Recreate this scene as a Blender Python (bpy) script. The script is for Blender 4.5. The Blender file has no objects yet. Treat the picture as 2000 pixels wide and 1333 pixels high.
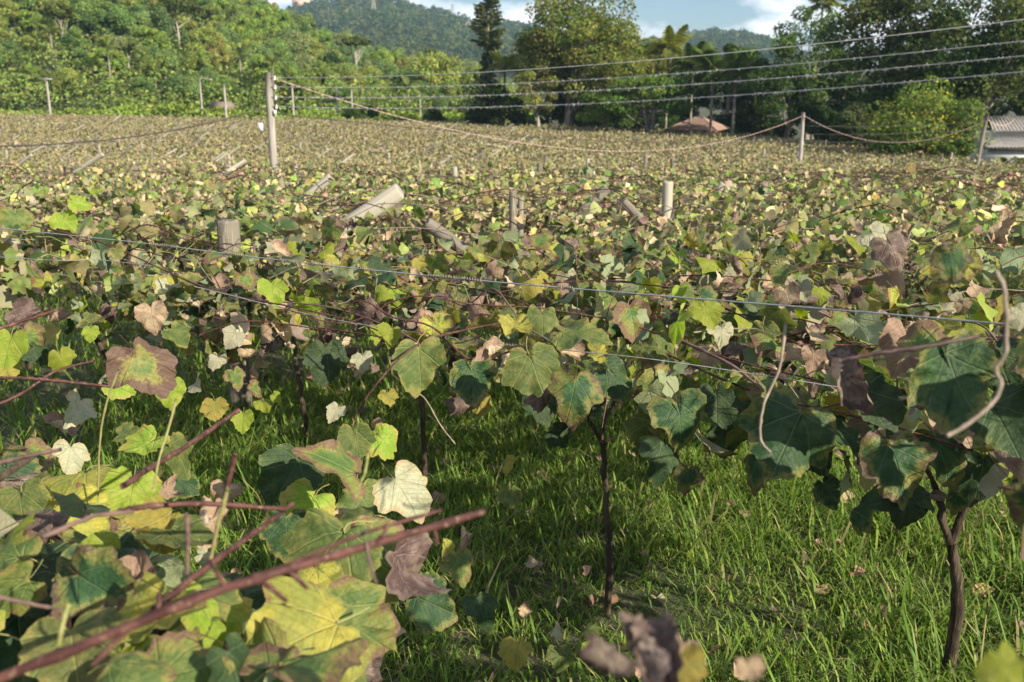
import bpy, math, random
import numpy as np
from mathutils import Matrix, Vector

random.seed(7)
rng = np.random.default_rng(11)
S = bpy.context.scene
R = math.radians

# ------------------------------------------------------------------ camera, world, sun, exposure
CAM = np.array([0.0, 0.0, 1.9]); FPX = 1900.0; PITCH = R(14.8)
cam = bpy.data.cameras.new('camera'); cam_o = bpy.data.objects.new('camera', cam)
S.collection.objects.link(cam_o); S.camera = cam_o
cam.sensor_width = 36; cam.lens = 36 * FPX / 2000
cam.clip_start = 0.05; cam.clip_end = 6000
cam_o.location = CAM; cam_o.rotation_euler = (R(90) - PITCH, 0, 0)
cam.dof.use_dof = True; cam.dof.focus_distance = 3.1; cam.dof.aperture_fstop = 5.6

SUN_EL, SUN_AZ = R(28), R(131)          # azimuth clockwise from +Y: low sun behind the camera, to its right
SUN = np.array([math.sin(SUN_AZ) * math.cos(SUN_EL), math.cos(SUN_AZ) * math.cos(SUN_EL), math.sin(SUN_EL)])
world = bpy.data.worlds.new('World'); S.world = world; world.use_nodes = True
wn, wl = world.node_tree.nodes, world.node_tree.links
wn.clear()
sky = wn.new('ShaderNodeTexSky'); sky.sky_type = 'NISHITA'; sky.sun_disc = False
sky.sun_elevation = SUN_EL; sky.sun_rotation = SUN_AZ; sky.air_density = 1.2; sky.dust_density = 0.1; sky.ozone_density = 3.5
tc = wn.new('ShaderNodeTexCoord')
mp = wn.new('ShaderNodeMapping'); mp.inputs['Scale'].default_value = (5.2, 5.2, 13.0); mp.inputs['Location'].default_value = (3.1, 0.4, 0.35)
nz = wn.new('ShaderNodeTexNoise'); nz.inputs['Scale'].default_value = 1.6; nz.inputs['Detail'].default_value = 9; nz.inputs['Roughness'].default_value = 0.56
cr = wn.new('ShaderNodeValToRGB'); cr.color_ramp.elements[0].position = 0.45; cr.color_ramp.elements[1].position = 0.58
mx = wn.new('ShaderNodeMix'); mx.data_type = 'RGBA'; mx.inputs['B'].default_value = (13.0, 13.2, 13.8, 1)
bg = wn.new('ShaderNodeBackground'); bg.inputs['Strength'].default_value = 0.05
wo = wn.new('ShaderNodeOutputWorld')
wl.new(tc.outputs['Generated'], mp.inputs['Vector']); wl.new(mp.outputs['Vector'], nz.inputs['Vector'])
wl.new(nz.outputs['Fac'], cr.inputs['Fac']); wl.new(cr.outputs['Color'], mx.inputs['Factor'])
tn = wn.new('ShaderNodeMix'); tn.data_type = 'RGBA'; tn.blend_type = 'MULTIPLY'; tn.inputs['Factor'].default_value = 1; tn.inputs['B'].default_value = (.78, .89, 1.12, 1)
wl.new(sky.outputs['Color'], tn.inputs['A']); wl.new(tn.outputs['Result'], mx.inputs['A']); wl.new(mx.outputs['Result'], bg.inputs['Color']); wl.new(bg.outputs['Background'], wo.inputs['Surface'])
sun = bpy.data.lights.new('sun', 'SUN'); sun.energy = 5.0; sun.angle = R(0.55); sun.color = (1.0, 0.89, 0.70)
sun_o = bpy.data.objects.new('sun', sun); S.collection.objects.link(sun_o)
sun_o.rotation_euler = Vector(SUN).to_track_quat('Z', 'Y').to_euler()
S.view_settings.view_transform = 'Standard'; S.view_settings.look = 'None'
S.view_settings.exposure = 1.08; S.view_settings.gamma = 1; S.view_settings.use_curve_mapping = False
S.render.engine = 'CYCLES'
cy = S.cycles
cy.max_bounces = 6; cy.diffuse_bounces = 2; cy.glossy_bounces = 2; cy.transmission_bounces = 4; cy.transparent_max_bounces = 4; cy.volume_bounces = 0
cy.use_denoising = True; cy.caustics_reflective = False; cy.caustics_refractive = False; cy.sample_clamp_indirect = 4

# ------------------------------------------------------------------ geometry of the place
CP, SP = math.cos(PITCH), math.sin(PITCH)
def ray(px, py):
    xc, yc = (px - 1000) / FPX, (666.5 - py) / FPX
    return np.array([xc, CP + yc * SP, -SP + yc * CP])
def at(px, py, d):                       # the point seen at a pixel of the photograph, d metres ahead
    r = ray(px, py); return CAM + r * (d / r[1])
_DY = [-60, 0, 3, 6, 10, 16, 22, 32, 42, 55, 85, 118, 3000]
_DD = [.8, .80, .86, .98, 1.22, 1.60, 2.0, 2.7, 3.32, 3.74, 3.9, 3.92, 3.92]
def drop(X, Y):
    X = np.asarray(X, float); Y = np.asarray(Y, float)
    d = sum(np.interp(Y + o, _DY, _DD) for o in (-1.5, -.75, 0, .75, 1.5)) / 5
    return d + .012 * np.clip(X, -70, 60) * np.clip((Y - 8) / 40, 0, 1)
def canopy_z(X, Y): return CAM[2] - drop(X, Y)
def ground_z(X, Y): return canopy_z(X, Y) - 1.05
_ph = rng.uniform(0, 6.28, (12, 2)); _dr = rng.uniform(0, 6.28, 12)
def wob(X, Y, wl_):                       # soft rolling noise, about -1..1
    X = np.asarray(X, float); Y = np.asarray(Y, float); s = 0
    for i in range(12):
        k = 6.28 / wl_ * (0.6 + i * .17)
        s = s + np.sin((X * math.cos(_dr[i]) + Y * math.sin(_dr[i])) * k + _ph[i, 0]) / (1 + i * .25)
    return s / 3.2
def slope(py):                          # rise per metre of the line of sight through a row of the photograph
    yc = (666.5 - np.asarray(py, float)) / FPX; return (-SP + yc * CP) / (CP + yc * SP)
def hit(px, py, f, lo=.3, hi=140):        # where the line of sight meets a surface z = f(X, Y)
    r = ray(px, py); r = r / r[1]
    for d in np.arange(lo, hi, .02):
        p = CAM + r * d
        if p[2] < f(p[0], p[1]): return p
    return CAM + r * hi
EA, EB = np.array([-2.1, 4.6]), np.array([1.3, 2.5])     # near edge of the big trellis
ED = (EB - EA) / np.linalg.norm(EB - EA); EN = np.array([-ED[1], ED[0]])
def edge_s(X, Y): return (np.asarray(X) - EA[0]) * EN[0] + (np.asarray(Y) - EA[1]) * EN[1]
def field_far(xc): return np.interp(xc, [-.8, -.53, -.2, 0, .19, .32, .42, .475, .53, .7], [112, 110, 105, 100, 85, 72, 58, 50, 46, 40])

# ------------------------------------------------------------------ mesh helpers
def link(o): S.collection.objects.link(o); return o
def make_mesh(name, V, F, mats=(), smooth=False, attrs=None, midx=None):
    me = bpy.data.meshes.new(name)
    V = np.asarray(V, np.float32); me.vertices.add(len(V)); me.vertices.foreach_set('co', V.ravel())
    if isinstance(F, np.ndarray):
        n, k = F.shape; me.loops.add(n * k); me.loops.foreach_set('vertex_index', F.astype(np.int32).ravel())
        me.polygons.add(n); me.polygons.foreach_set('loop_start', np.arange(0, n * k, k, dtype=np.int32))
    else:
        me.loops.add(sum(len(f) for f in F)); me.loops.foreach_set('vertex_index', np.array([i for f in F for i in f], np.int32))
        st = np.cumsum([0] + [len(f) for f in F[:-1]]).astype(np.int32)
        me.polygons.add(len(F)); me.polygons.foreach_set('loop_start', st)
    for m in mats: me.materials.append(m)
    if midx is not None: me.polygons.foreach_set('material_index', np.asarray(midx, np.int32))
    if smooth: me.polygons.foreach_set('use_smooth', np.ones(len(me.polygons), bool))
    for k, (t, dat) in (attrs or {}).items():
        a = me.attributes.new(k, t, 'POINT'); a.data.foreach_set('color' if t == 'FLOAT_COLOR' else 'value', np.asarray(dat, np.float32).ravel())
    me.update(calc_edges=True); return me
def obj(name, me, parent=None, loc=None):
    o = bpy.data.objects.new(name, me); link(o)
    if parent is not None: o.parent = parent
    if loc is not None: o.location = loc
    return o
def tag(o, label=None, cat=None, group=None, kind=None):
    if label: o['label'] = label
    if cat: o['category'] = cat
    if group: o['group'] = group
    if kind: o['kind'] = kind
    return o
def thing(name, label, cat, loc, group=None, rz=0):
    o = bpy.data.objects.new(name, None); link(o); o.location = loc; o.rotation_euler = (0, 0, rz); o.empty_display_size = .1
    return tag(o, label, cat, group)
class MB:
    def __init__(s): s.V = []; s.F = []; s.n = 0; s.M = []
    def add(s, V, F, m=0):
        s.V.append(np.asarray(V, float)); s.F += [tuple(i + s.n for i in f) for f in F]; s.M += [m] * len(F); s.n += len(V); return s
    def build(s, name, mats, parent=None, loc=None, smooth=False, off=None):
        V = np.concatenate(s.V)
        if off is not None: V = V - np.asarray(off)
        return obj(name, make_mesh(name, V, s.F, mats if isinstance(mats, (list, tuple)) else [mats], smooth, midx=s.M), parent, loc)
def tube(P, r, sides=6, cap=True):
    P = np.asarray(P, float); n = len(P); r = np.broadcast_to(np.asarray(r, float), (n,))
    T = np.gradient(P, axis=0); T /= np.linalg.norm(T, axis=1)[:, None] + 1e-9
    ref = np.array([0, 0, 1.]) if abs(T[:, 2]).mean() < .8 else np.array([1., 0, 0])
    A = np.cross(T, ref); A /= np.linalg.norm(A, axis=1)[:, None] + 1e-9; B = np.cross(T, A)
    a = np.arange(sides) * 2 * math.pi / sides
    V = P[:, None, :] + r[:, None, None] * (np.cos(a)[None, :, None] * A[:, None, :] + np.sin(a)[None, :, None] * B[:, None, :])
    F = []
    for i in range(n - 1):
        for j in range(sides):
            k = (j + 1) % sides
            F.append((i * sides + j, i * sides + k, (i + 1) * sides + k, (i + 1) * sides + j))
    if cap: F.append(tuple(range(sides))); F.append(tuple((n - 1) * sides + j for j in range(sides))[::-1])
    return V.reshape(-1, 3), F
def box(c, s):
    c = np.asarray(c, float); s = np.asarray(s, float) / 2
    V = np.array([[x, y, z] for x in (-1, 1) for y in (-1, 1) for z in (-1, 1)]) * s + c
    return V, [(0, 1, 3, 2), (4, 6, 7, 5), (0, 4, 5, 1), (2, 3, 7, 6), (0, 2, 6, 4), (1, 5, 7, 3)]
def smooth_line(P, n):                   # Catmull-Rom through the points
    P = np.asarray(P, float)
    if len(P) < 3: t = np.linspace(0, 1, n)[:, None]; return P[0] * (1 - t) + P[-1] * t
    Q = np.vstack([2 * P[0] - P[1], P, 2 * P[-1] - P[-2]]); out = []
    for u in np.linspace(0, len(P) - 1 - 1e-6, n):
        i = int(u); t = u - i; a, b, c, d = Q[i:i + 4]
        out.append(.5 * (2 * b + (c - a) * t + (2 * a - 5 * b + 4 * c - d) * t * t + (3 * b - a - 3 * c + d) * t ** 3))
    return np.array(out)
def unit(v): return v / (np.linalg.norm(v, axis=-1, keepdims=True) + 1e-9)
def frames(N, T):                         # rotation matrices with columns x, y (tip), z (normal)
    N = unit(N); Y = unit(T - (T * N).sum(-1, keepdims=True) * N); X = np.cross(Y, N)
    return np.stack([X, Y, N], axis=-1)
def scatter(tV, tF, pos, Rm, sc):
    V = np.einsum('nij,mj->nmi', Rm, tV) * np.asarray(sc)[:, None, None] + pos[:, None, :]
    n, m = len(pos), len(tV)
    F = (np.asarray(tF)[None] + (np.arange(n) * m)[:, None, None]).reshape(-1, len(tF[0]))
    return V.reshape(-1, 3), F

# ------------------------------------------------------------------ materials
def new_mat(name):
    m = bpy.data.materials.new(name); m.use_nodes = True; nt = m.node_tree; nt.nodes.clear(); return m, nt
def N(nt, t, **kw):
    n = nt.nodes.new(t)
    for k, v in kw.items():
        if k in n.inputs: n.inputs[k].default_value = v
        else: setattr(n, k, v)
    return n
def mixc(nt, fac, a, b, mode='MIX'):
    n = nt.nodes.new('ShaderNodeMix'); n.data_type = 'RGBA'; n.blend_type = mode
    for s, v in (('Factor', fac), ('A', a), ('B', b)):
        if hasattr(v, 'links'): nt.links.new(v, n.inputs[s])
        elif s == 'Factor': n.inputs[s].default_value = v
        else: n.inputs[s].default_value = (*v, 1) if len(v) == 3 else v
    return n.outputs['Result']
def math_(nt, op, a, b=None, c=None, clamp=False):
    n = nt.nodes.new('ShaderNodeMath'); n.operation = op; n.use_clamp = clamp
    for i, v in enumerate((a, b, c)):
        if v is None: continue
        if hasattr(v, 'links'): nt.links.new(v, n.inputs[i])
        else: n.inputs[i].default_value = v
    return n.outputs[0]
def ramp(nt, v, lo, hi):
    n = nt.nodes.new('ShaderNodeMapRange'); n.interpolation_type = 'SMOOTHSTEP'; nt.links.new(v, n.inputs['Value'])
    n.inputs['From Min'].default_value = lo; n.inputs['From Max'].default_value = hi; return n.outputs['Result']
def noise(nt, scale, detail=3, vec=None, rough=.55):
    n = N(nt, 'ShaderNodeTexNoise', Scale=scale, Detail=detail, Roughness=rough)
    if vec is not None: nt.links.new(vec, n.inputs['Vector'])
    return n.outputs['Fac']
def ocoord(nt, scale=(1, 1, 1)):
    t = N(nt, 'ShaderNodeTexCoord'); mp_ = N(nt, 'ShaderNodeMapping', Scale=scale); nt.links.new(t.outputs['Object'], mp_.inputs['Vector']); return mp_.outputs['Vector']
def leaf_out(nt, col, under=None, trans=.33, rough=.5, spec=.3, bump=None):
    if under is not None:
        g = N(nt, 'ShaderNodeNewGeometry'); col = mixc(nt, g.outputs['Backfacing'], col, under)
    p = N(nt, 'ShaderNodeBsdfPrincipled', Roughness=rough); p.inputs['Specular IOR Level'].default_value = spec
    t = N(nt, 'ShaderNodeBsdfTranslucent'); hs = N(nt, 'ShaderNodeHueSaturation', Saturation=1.15, Value=1.25)
    nt.links.new(col, p.inputs['Base Color']); nt.links.new(col, hs.inputs['Color']); nt.links.new(hs.outputs['Color'], t.inputs['Color'])
    if bump is not None:
        b = N(nt, 'ShaderNodeBump', Strength=bump[1], Distance=bump[2]); nt.links.new(bump[0], b.inputs['Height']); nt.links.new(b.outputs['Normal'], p.inputs['Normal'])
    m = N(nt, 'ShaderNodeMixShader'); m.inputs[0].default_value = trans
    nt.links.new(p.outputs[0], m.inputs[1]); nt.links.new(t.outputs[0], m.inputs[2])
    o = N(nt, 'ShaderNodeOutputMaterial'); nt.links.new(m.outputs[0], o.inputs['Surface'])
def grape_leaf_mat(name, top, patch, edge, under, edge_amt, trans=.33, vein=(.30, .36, .12)):
    m, nt = new_mat(name)
    oi = N(nt, 'ShaderNodeObjectInfo'); rnd = oi.outputs['Random']
    tcn = N(nt, 'ShaderNodeTexCoord'); vec = tcn.outputs['Object']
    va = N(nt, 'ShaderNodeVectorMath', operation='ADD'); cmb = N(nt, 'ShaderNodeCombineXYZ')
    nt.links.new(math_(nt, 'MULTIPLY', rnd, 37.0), cmb.inputs['Z']); nt.links.new(vec, va.inputs[0]); nt.links.new(cmb.outputs[0], va.inputs[1]); v2 = va.outputs[0]
    n1 = noise(nt, 3.2, 4, v2); n2 = noise(nt, 14, 3, v2); n3 = noise(nt, 45, 2, v2)
    col = mixc(nt, ramp(nt, n1, .42, .62), top, patch)
    hs = N(nt, 'ShaderNodeHueSaturation'); nt.links.new(col, hs.inputs['Color'])
    nt.links.new(math_(nt, 'MULTIPLY_ADD', rnd, .05, .475), hs.inputs['Hue']); nt.links.new(math_(nt, 'MULTIPLY_ADD', rnd, .5, .75), hs.inputs['Value'])
    col = mixc(nt, math_(nt, 'MULTIPLY', ramp(nt, n2, .45, .75), .45), hs.outputs['Color'], tuple(c * .55 for c in top))
    # veins: five ribs from the stalk
    sp = N(nt, 'ShaderNodeSeparateXYZ'); nt.links.new(vec, sp.inputs[0]); X, Y = sp.outputs['X'], sp.outputs['Y']; ax = math_(nt, 'ABSOLUTE', X)
    best = ax
    for deg in (42, 88):
        c, s_ = math.cos(R(deg)), math.sin(R(deg))
        dd = math_(nt, 'ABSOLUTE', math_(nt, 'SUBTRACT', math_(nt, 'MULTIPLY', ax, c), math_(nt, 'MULTIPLY', Y, s_)))
        best = math_(nt, 'MINIMUM', best, dd)
    vm = math_(nt, 'SUBTRACT', 1.0, ramp(nt, best, .006, .022))
    # side veins, curving off the midrib
    sv = math_(nt, 'ABSOLUTE', math_(nt, 'SINE', math_(nt, 'MULTIPLY', math_(nt, 'SUBTRACT', Y, math_(nt, 'MULTIPLY', ax, .75)), 26.0)))
    svm = math_(nt, 'MULTIPLY', math_(nt, 'SUBTRACT', 1.0, ramp(nt, sv, .03, .2)), .35)
    col = mixc(nt, math_(nt, 'MULTIPLY', math_(nt, 'MAXIMUM', vm, svm), .32), col, vein)
    ea = N(nt, 'ShaderNodeAttribute', attribute_name='edge')
    e = math_(nt, 'ADD', ea.outputs['Fac'], math_(nt, 'MULTIPLY', math_(nt, 'SUBTRACT', n1, .5), 1.3))
    e = math_(nt, 'ADD', e, math_(nt, 'MULTIPLY', math_(nt, 'SUBTRACT', n2, .5), .5))
    e = math_(nt, 'ADD', e, math_(nt, 'MULTIPLY', math_(nt, 'SUBTRACT', rnd, .5), .7))
    e = math_(nt, 'ADD', e, math_(nt, 'MULTIPLY', math_(nt, 'SUBTRACT', n3, .5), .45))
    halo = tuple(.5 * a_ + .5 * b_ for a_, b_ in zip(patch, (.34, .28, .07))) if top[1] > top[0] else patch
    col = mixc(nt, math_(nt, 'MULTIPLY', ramp(nt, e, .95 - edge_amt, 1.28 - edge_amt), .8), col, halo)
    col = mixc(nt, ramp(nt, e, 1.2 - edge_amt, 1.45 - edge_amt), col, edge)
    col = mixc(nt, math_(nt, 'MULTIPLY', ramp(nt, n3, .60, .72), .5), col, edge)
    hgt = math_(nt, 'ADD', math_(nt, 'MULTIPLY', n2, .6), math_(nt, 'MULTIPLY', math_(nt, 'MAXIMUM', vm, svm), -.8))
    leaf_out(nt, col, under, trans, .55, .22, (hgt, .6, .01)); return m
LM = {
 'G': grape_leaf_mat('leaf_green', (.085, .135, .038), (.15, .185, .055), (.17, .11, .07), (.26, .30, .17), .34),
 'D': grape_leaf_mat('leaf_dark_green', (.024, .056, .022), (.042, .082, .028), (.10, .07, .05), (.16, .21, .12), .16, .2, (.14, .2, .1)),  # dark green, lowered further to paint shade into the hanging leaves
 'Y': grape_leaf_mat('leaf_young', (.22, .30, .035), (.29, .34, .06), (.42, .36, .10), (.36, .44, .14), .02, .42, (.42, .5, .16)),
 'L': grape_leaf_mat('leaf_yellow', (.36, .33, .065), (.24, .26, .06), (.25, .12, .08), (.42, .40, .18), .18, .36, (.5, .46, .16)),
 'E': grape_leaf_mat('leaf_scorched', (.10, .13, .04), (.19, .185, .06), (.125, .08, .06), (.28, .27, .18), .46, .26),
 'T': grape_leaf_mat('leaf_tan', (.38, .285, .19), (.28, .20, .135), (.22, .12, .09), (.50, .40, .29), .22, .25, (.5, .4, .28)),
 'M': grape_leaf_mat('leaf_mauve', (.095, .066, .057), (.185, .14, .112), (.06, .042, .035), (.22, .17, .14), .30, .15, (.28, .2, .18)),
 'P': grape_leaf_mat('leaf_pale', (.34, .345, .23), (.40, .38, .27), (.40, .28, .18), (.10, .16, .05), .12, .3, (.36, .37, .2)),
}
def attr_leaf_mat(name, trans=.3, under_mix=.45, under=(.33, .33, .2), vary=.35, scale=9.0, rough=.55, spec=.12):
    m, nt = new_mat(name)
    a = N(nt, 'ShaderNodeAttribute', attribute_name='col'); n = noise(nt, scale, 3)
    col = mixc(nt, 1.0, a.outputs['Color'], math_(nt, 'MULTIPLY_ADD', n, vary * 2, 1 - vary), 'MULTIPLY')
    und = mixc(nt, under_mix, col, under)
    leaf_out(nt, col, und, trans, rough, spec); return m
CANOPY = attr_leaf_mat('vine_foliage', .2, .4, (.30, .30, .19), .4, 22.0); 
TREE = attr_leaf_mat('tree_foliage', .34, .15, (.10, .13, .05), .3, 2.0, .7, .05)
GRASS = attr_leaf_mat('grass_blades', .38, .0, (0, 0, 0), .25, 3.0, .42)
def solid(name, c1, c2, scale=8, stretch=(1, 1, 1), rough=.8, bump=.4, metal=0, dist=.02, c3=None, detail=4, spec=.3):
    m, nt = new_mat(name); v = ocoord(nt, stretch)
    n = noise(nt, scale, detail, v); n2 = noise(nt, scale * 4.3, 3, v)
    col = mixc(nt, ramp(nt, n, .36, .64), c1, c2)
    if c3: col = mixc(nt, ramp(nt, n2, .55, .7), col, c3)
    p = N(nt, 'ShaderNodeBsdfPrincipled', Roughness=rough, Metallic=metal); p.inputs['Specular IOR Level'].default_value = spec
    nt.links.new(col, p.inputs['Base Color'])
    if bump:
        b = N(nt, 'ShaderNodeBump', Strength=bump, Distance=dist); nt.links.new(math_(nt, 'ADD', n, math_(nt, 'MULTIPLY', n2, .6)), b.inputs['Height']); nt.links.new(b.outputs['Normal'], p.inputs['Normal'])
    o = N(nt, 'ShaderNodeOutputMaterial'); nt.links.new(p.outputs[0], o.inputs['Surface']); return m
M_BARK = solid('vine_bark', (.035, .027, .02), (.075, .057, .042), 26, (1, 1, .16), .95, .9, dist=.012, c3=(.12, .10, .075), spec=.1)
M_TBARK = solid('tree_bark', (.10, .085, .065), (.26, .23, .19), 3, (1, 1, .3), .9, .6, dist=.05, c3=(.34, .31, .27))
M_PALE = solid('pale_bark', (.27, .25, .21), (.37, .345, .30), 3, (1, 1, .3), .85, .4, dist=.04)
M_CANE = solid('cane_red', (.050, .022, .020), (.095, .043, .037), 30, (1, 1, 1), .55, .4, dist=.002, c3=(.15, .095, .07), spec=.12)
M_CANED = solid('cane_dark', (.085, .055, .05), (.16, .10, .085), 30, (1, 1, 1), .7, .4, dist=.002)
M_CANET = solid('cane_tan', (.17, .135, .105), (.26, .21, .165), 30, (1, 1, 1), .7, .4, dist=.002)
M_STEM = solid('green_stem', (.22, .25, .08), (.24, .20, .09), 20, (1, 1, 1), .5, .1, dist=.002)
M_WIRE = solid('galvanised_wire', (.36, .37, .385), (.25, .255, .265), 40, (1, 1, 1), .45, .2, .25, dist=.001)
M_OWIRE = solid('overhead_wire', (.62, .61, .58), (.45, .44, .42), 6, (1, 1, 1), .5, 0, .2)
M_GWIRE = solid('grey_wire', (.22, .21, .2), (.15, .145, .14), 6, (1, 1, 1), .6, 0)
M_DWIRE = solid('black_cable', (.035, .03, .03), (.07, .055, .05), 6, (1, 1, 1), .6, 0)
M_TUFT = solid('dry_tuft', (.50, .49, .44), (.34, .34, .28), 20, (1, 1, 1), .8, 0)
M_POST = solid('weathered_wood', (.22, .20, .165), (.13, .115, .095), 14, (1, 1, .08), .85, .8, dist=.01, c3=(.10, .085, .07))
M_POSTD = solid('dark_weathered_wood', (.17, .15, .12), (.10, .085, .07), 14, (1, 1, .08), .85, .9, dist=.012, c3=(.28, .26, .21))
M_POSTL = solid('pale_weathered_wood', (.33, .315, .26), (.24, .22, .18), 10, (1, 1, .07), .85, .7, dist=.008, c3=(.26, .23, .19))
M_CONC = solid('pale_concrete', (.36, .34, .31), (.27, .25, .23), 5, (1, 1, .4), .85, .3)
M_PORC = solid('porcelain', (.7, .7, .68), (.6, .6, .58), 5, (1, 1, 1), .25, 0)
M_TENDRIL = solid('dried_tendril', (.16, .13, .11), (.26, .22, .18), 40, (1, 1, 1), .8, .2, dist=.001)

# ------------------------------------------------------------------ ground
gx = np.unique(np.concatenate([np.linspace(-1600, 1600, 41), np.linspace(-140, 120, 53), np.arange(-8, 8.01, .32)]))
gy = np.unique(np.concatenate([np.linspace(-60, 1500, 40), np.linspace(-20, 140, 65), np.arange(0, 10.01, .32)]))
GX, GY = np.meshgrid(gx, gy)
near = np.exp(-(GX ** 2 + (GY - 4) ** 2) / 90)
GZ = ground_z(GX, GY) + near * .035 * wob(GX, GY, 1.4)
nx, ny = len(gx), len(gy); ii = np.arange((nx) * (ny)).reshape(ny, nx)
F = np.stack([ii[:-1, :-1], ii[:-1, 1:], ii[1:, 1:], ii[1:, :-1]], -1).reshape(-1, 4)
mg, nt = new_mat('grassy_soil')
v = N(nt, 'ShaderNodeTexCoord').outputs['Object']
a = mixc(nt, ramp(nt, noise(nt, 2.2, 5, v), .4, .62), (.035, .05, .014), (.05, .05, .022))
a = mixc(nt, ramp(nt, noise(nt, 17, 4, v), .5, .68), a, (.075, .06, .036)); a = mixc(nt, ramp(nt, noise(nt, 60, 3, v), .5, .7), a, (.03, .04, .014))
p = N(nt, 'ShaderNodeBsdfPrincipled', Roughness=.95); b = N(nt, 'ShaderNodeBump', Strength=.8, Distance=.03)
nt.links.new(noise(nt, 35, 5, v), b.inputs['Height']); nt.links.new(b.outputs['Normal'], p.inputs['Normal']); nt.links.new(a, p.inputs['Base Color'])
o = N(nt, 'ShaderNodeOutputMaterial'); nt.links.new(p.outputs[0], o.inputs['Surface'])
tag(obj('ground', make_mesh('ground', np.stack([GX, GY, GZ], -1).reshape(-1, 3), F, [mg], True)), kind='structure')

# ------------------------------------------------------------------ hills
M_HILL = solid('forest_floor', (.03, .045, .015), (.055, .07, .025), .2, (1, 1, 1), .95, 0)
ZB = float(ground_z(0, 118))
HPX = np.array([-700, -300, 0, 200, 400, 560, 640, 740, 830, 920, 1100, 1400])
HPY = np.array([-330, -270, -185, -110, -20, 48, 92, 138, 160, 172, 185, 190])      # terrain crest, pixels
def hill_z(xc, Y):
    cz = CAM[2] + slope(np.interp(xc * FPX * 1.034 + 1000, HPX, HPY)) * 300
    zb = ground_z(xc * 118, 118) - .1 - 4 * np.clip((xc + .02) / .1, 0, 1)
    t = np.clip((Y - 122) / 178, 0, 1); t2 = np.clip((Y - 300) / 150, 0, 1)
    return zb + (np.maximum(cz, zb) - zb) * (t ** .85 * (1 - .5 * t2)) + np.clip((Y - 122) / 40, 0, 1) * (1.5 * wob(xc * Y, Y, 60)) * np.clip(-xc / .1, 0, 1)
hx = np.linspace(-.9, .2, 70); hy = np.linspace(122, 450, 50); HX, HY = np.meshgrid(hx, hy)
V = np.stack([HX * HY, HY, hill_z(HX, HY)], -1).reshape(-1, 3); ii = np.arange(70 * 50).reshape(50, 70)
F = np.stack([ii[:-1, :-1], ii[:-1, 1:], ii[1:, 1:], ii[1:, :-1]], -1).reshape(-1, 4)
tag(obj('hillside', make_mesh('hillside', V, F, [M_HILL], True)), kind='structure')
FPXX = np.array([100, 480, 560, 600, 660, 760, 830, 880, 930, 1000, 1060, 1150, 1230, 1290, 1330, 1390, 1440, 1490, 1520, 1600, 1750, 2000])
FPYY = np.array([70, 45, 32, 20, 2, 2, 24, 34, 52, 55, 68, 82, 84, 88, 80, 68, 70, 82, 100, 122, 150, 160])
def far_z(xc, Y):
    cz = CAM[2] + slope(np.interp(xc * FPX * 1.034 + 1000, FPXX, FPYY)) * 1100
    t = np.clip((Y - 480) / 620, 0, 1); t2 = np.clip((Y - 1100) / 200, 0, 1)
    return ZB + (cz - ZB) * (t * (1 - .3 * t2)) + np.clip((Y - 480) / 100, 0, 1) * 5 * wob(xc * Y, Y, 240) * (1 - t * .7)
hx = np.linspace(-.5, .5, 90); hy = np.linspace(480, 1300, 50); HX, HY = np.meshgrid(hx, hy)
V = np.stack([HX * HY, HY, far_z(HX, HY)], -1).reshape(-1, 3); ii = np.arange(90 * 50).reshape(50, 90)
F = np.stack([ii[:-1, :-1], ii[:-1, 1:], ii[1:, 1:], ii[1:, :-1]], -1).reshape(-1, 4)
tag(obj('distant_hill', make_mesh('distant_hill', V, F, [M_HILL], True)), kind='structure')

# ------------------------------------------------------------------ tree kit
QUAD = np.array([[0, -.5, 0], [.30, 0, .06], [0, .5, 0], [-.30, 0, .06]]); QF = [(0, 1, 2, 3)]
def tint(base, n, amt=.25, g=None):
    g = g or rng
    c = np.array(base)[None] * (1 + amt * g.normal(0, 1, (n, 1))).clip(.45, 1.8); c = c * (1 + .10 * g.normal(0, 1, (n, 3))); return np.clip(c, .008, .8)
def crown_data(g, rx, rz, clumps, per, leaf, base, alt=None, hollow=.35, flat=.75, up=.35, openness=.0):
    """leaf faces in clumps through an ellipsoid whose bottom is z=0; returns verts, faces, colours, clump centres"""
    C = []
    while len(C) < clumps:
        q = g.uniform(-1, 1, 3); r = np.linalg.norm(q)
        if hollow < r < 1 and (q[2] > -.75): C.append(q * np.array([rx * .82, rx * .82, rz * .42]) + np.array([0, 0, rz * .5]))
    C = np.array(C); P = []; Nn = []; K = []
    for i, c in enumerate(C):
        rc = rx * g.uniform(.22, .40); n = int(per * g.uniform(.6, 1.4)); d = unit(g.normal(0, 1, (n, 3)))
        rr = g.uniform(.55, 1.05, (n, 1)) ** .6
        q = d * rr * np.array([rc, rc, rc * flat]); P.append(c + q); Nn.append(unit(d + np.array([0, 0, up]) + g.normal(0, .7, (n, 3))))
        bc = np.array(base if alt is None or g.random() < .62 else alt) * g.uniform(.7, 1.3); K.append(tint(bc, n, .22, g))
    P = np.concatenate(P); Nn = np.concatenate(Nn); K = np.concatenate(K); n = len(P)
    V, F = scatter(QUAD, QF, P, frames(Nn, g.normal(0, 1, (n, 3)) + np.array([0, 0, -.5])), leaf * g.uniform(.6, 1.4, n))
    return V, F, np.repeat(np.c_[K, np.ones(n)], 4, axis=0), C
def crown_mesh(name, *a, **k):
    V, F, K, C = crown_data(*a, **k)
    return make_mesh(name, V, F, [TREE], False, {'col': ('FLOAT_COLOR', K)}), C
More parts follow.
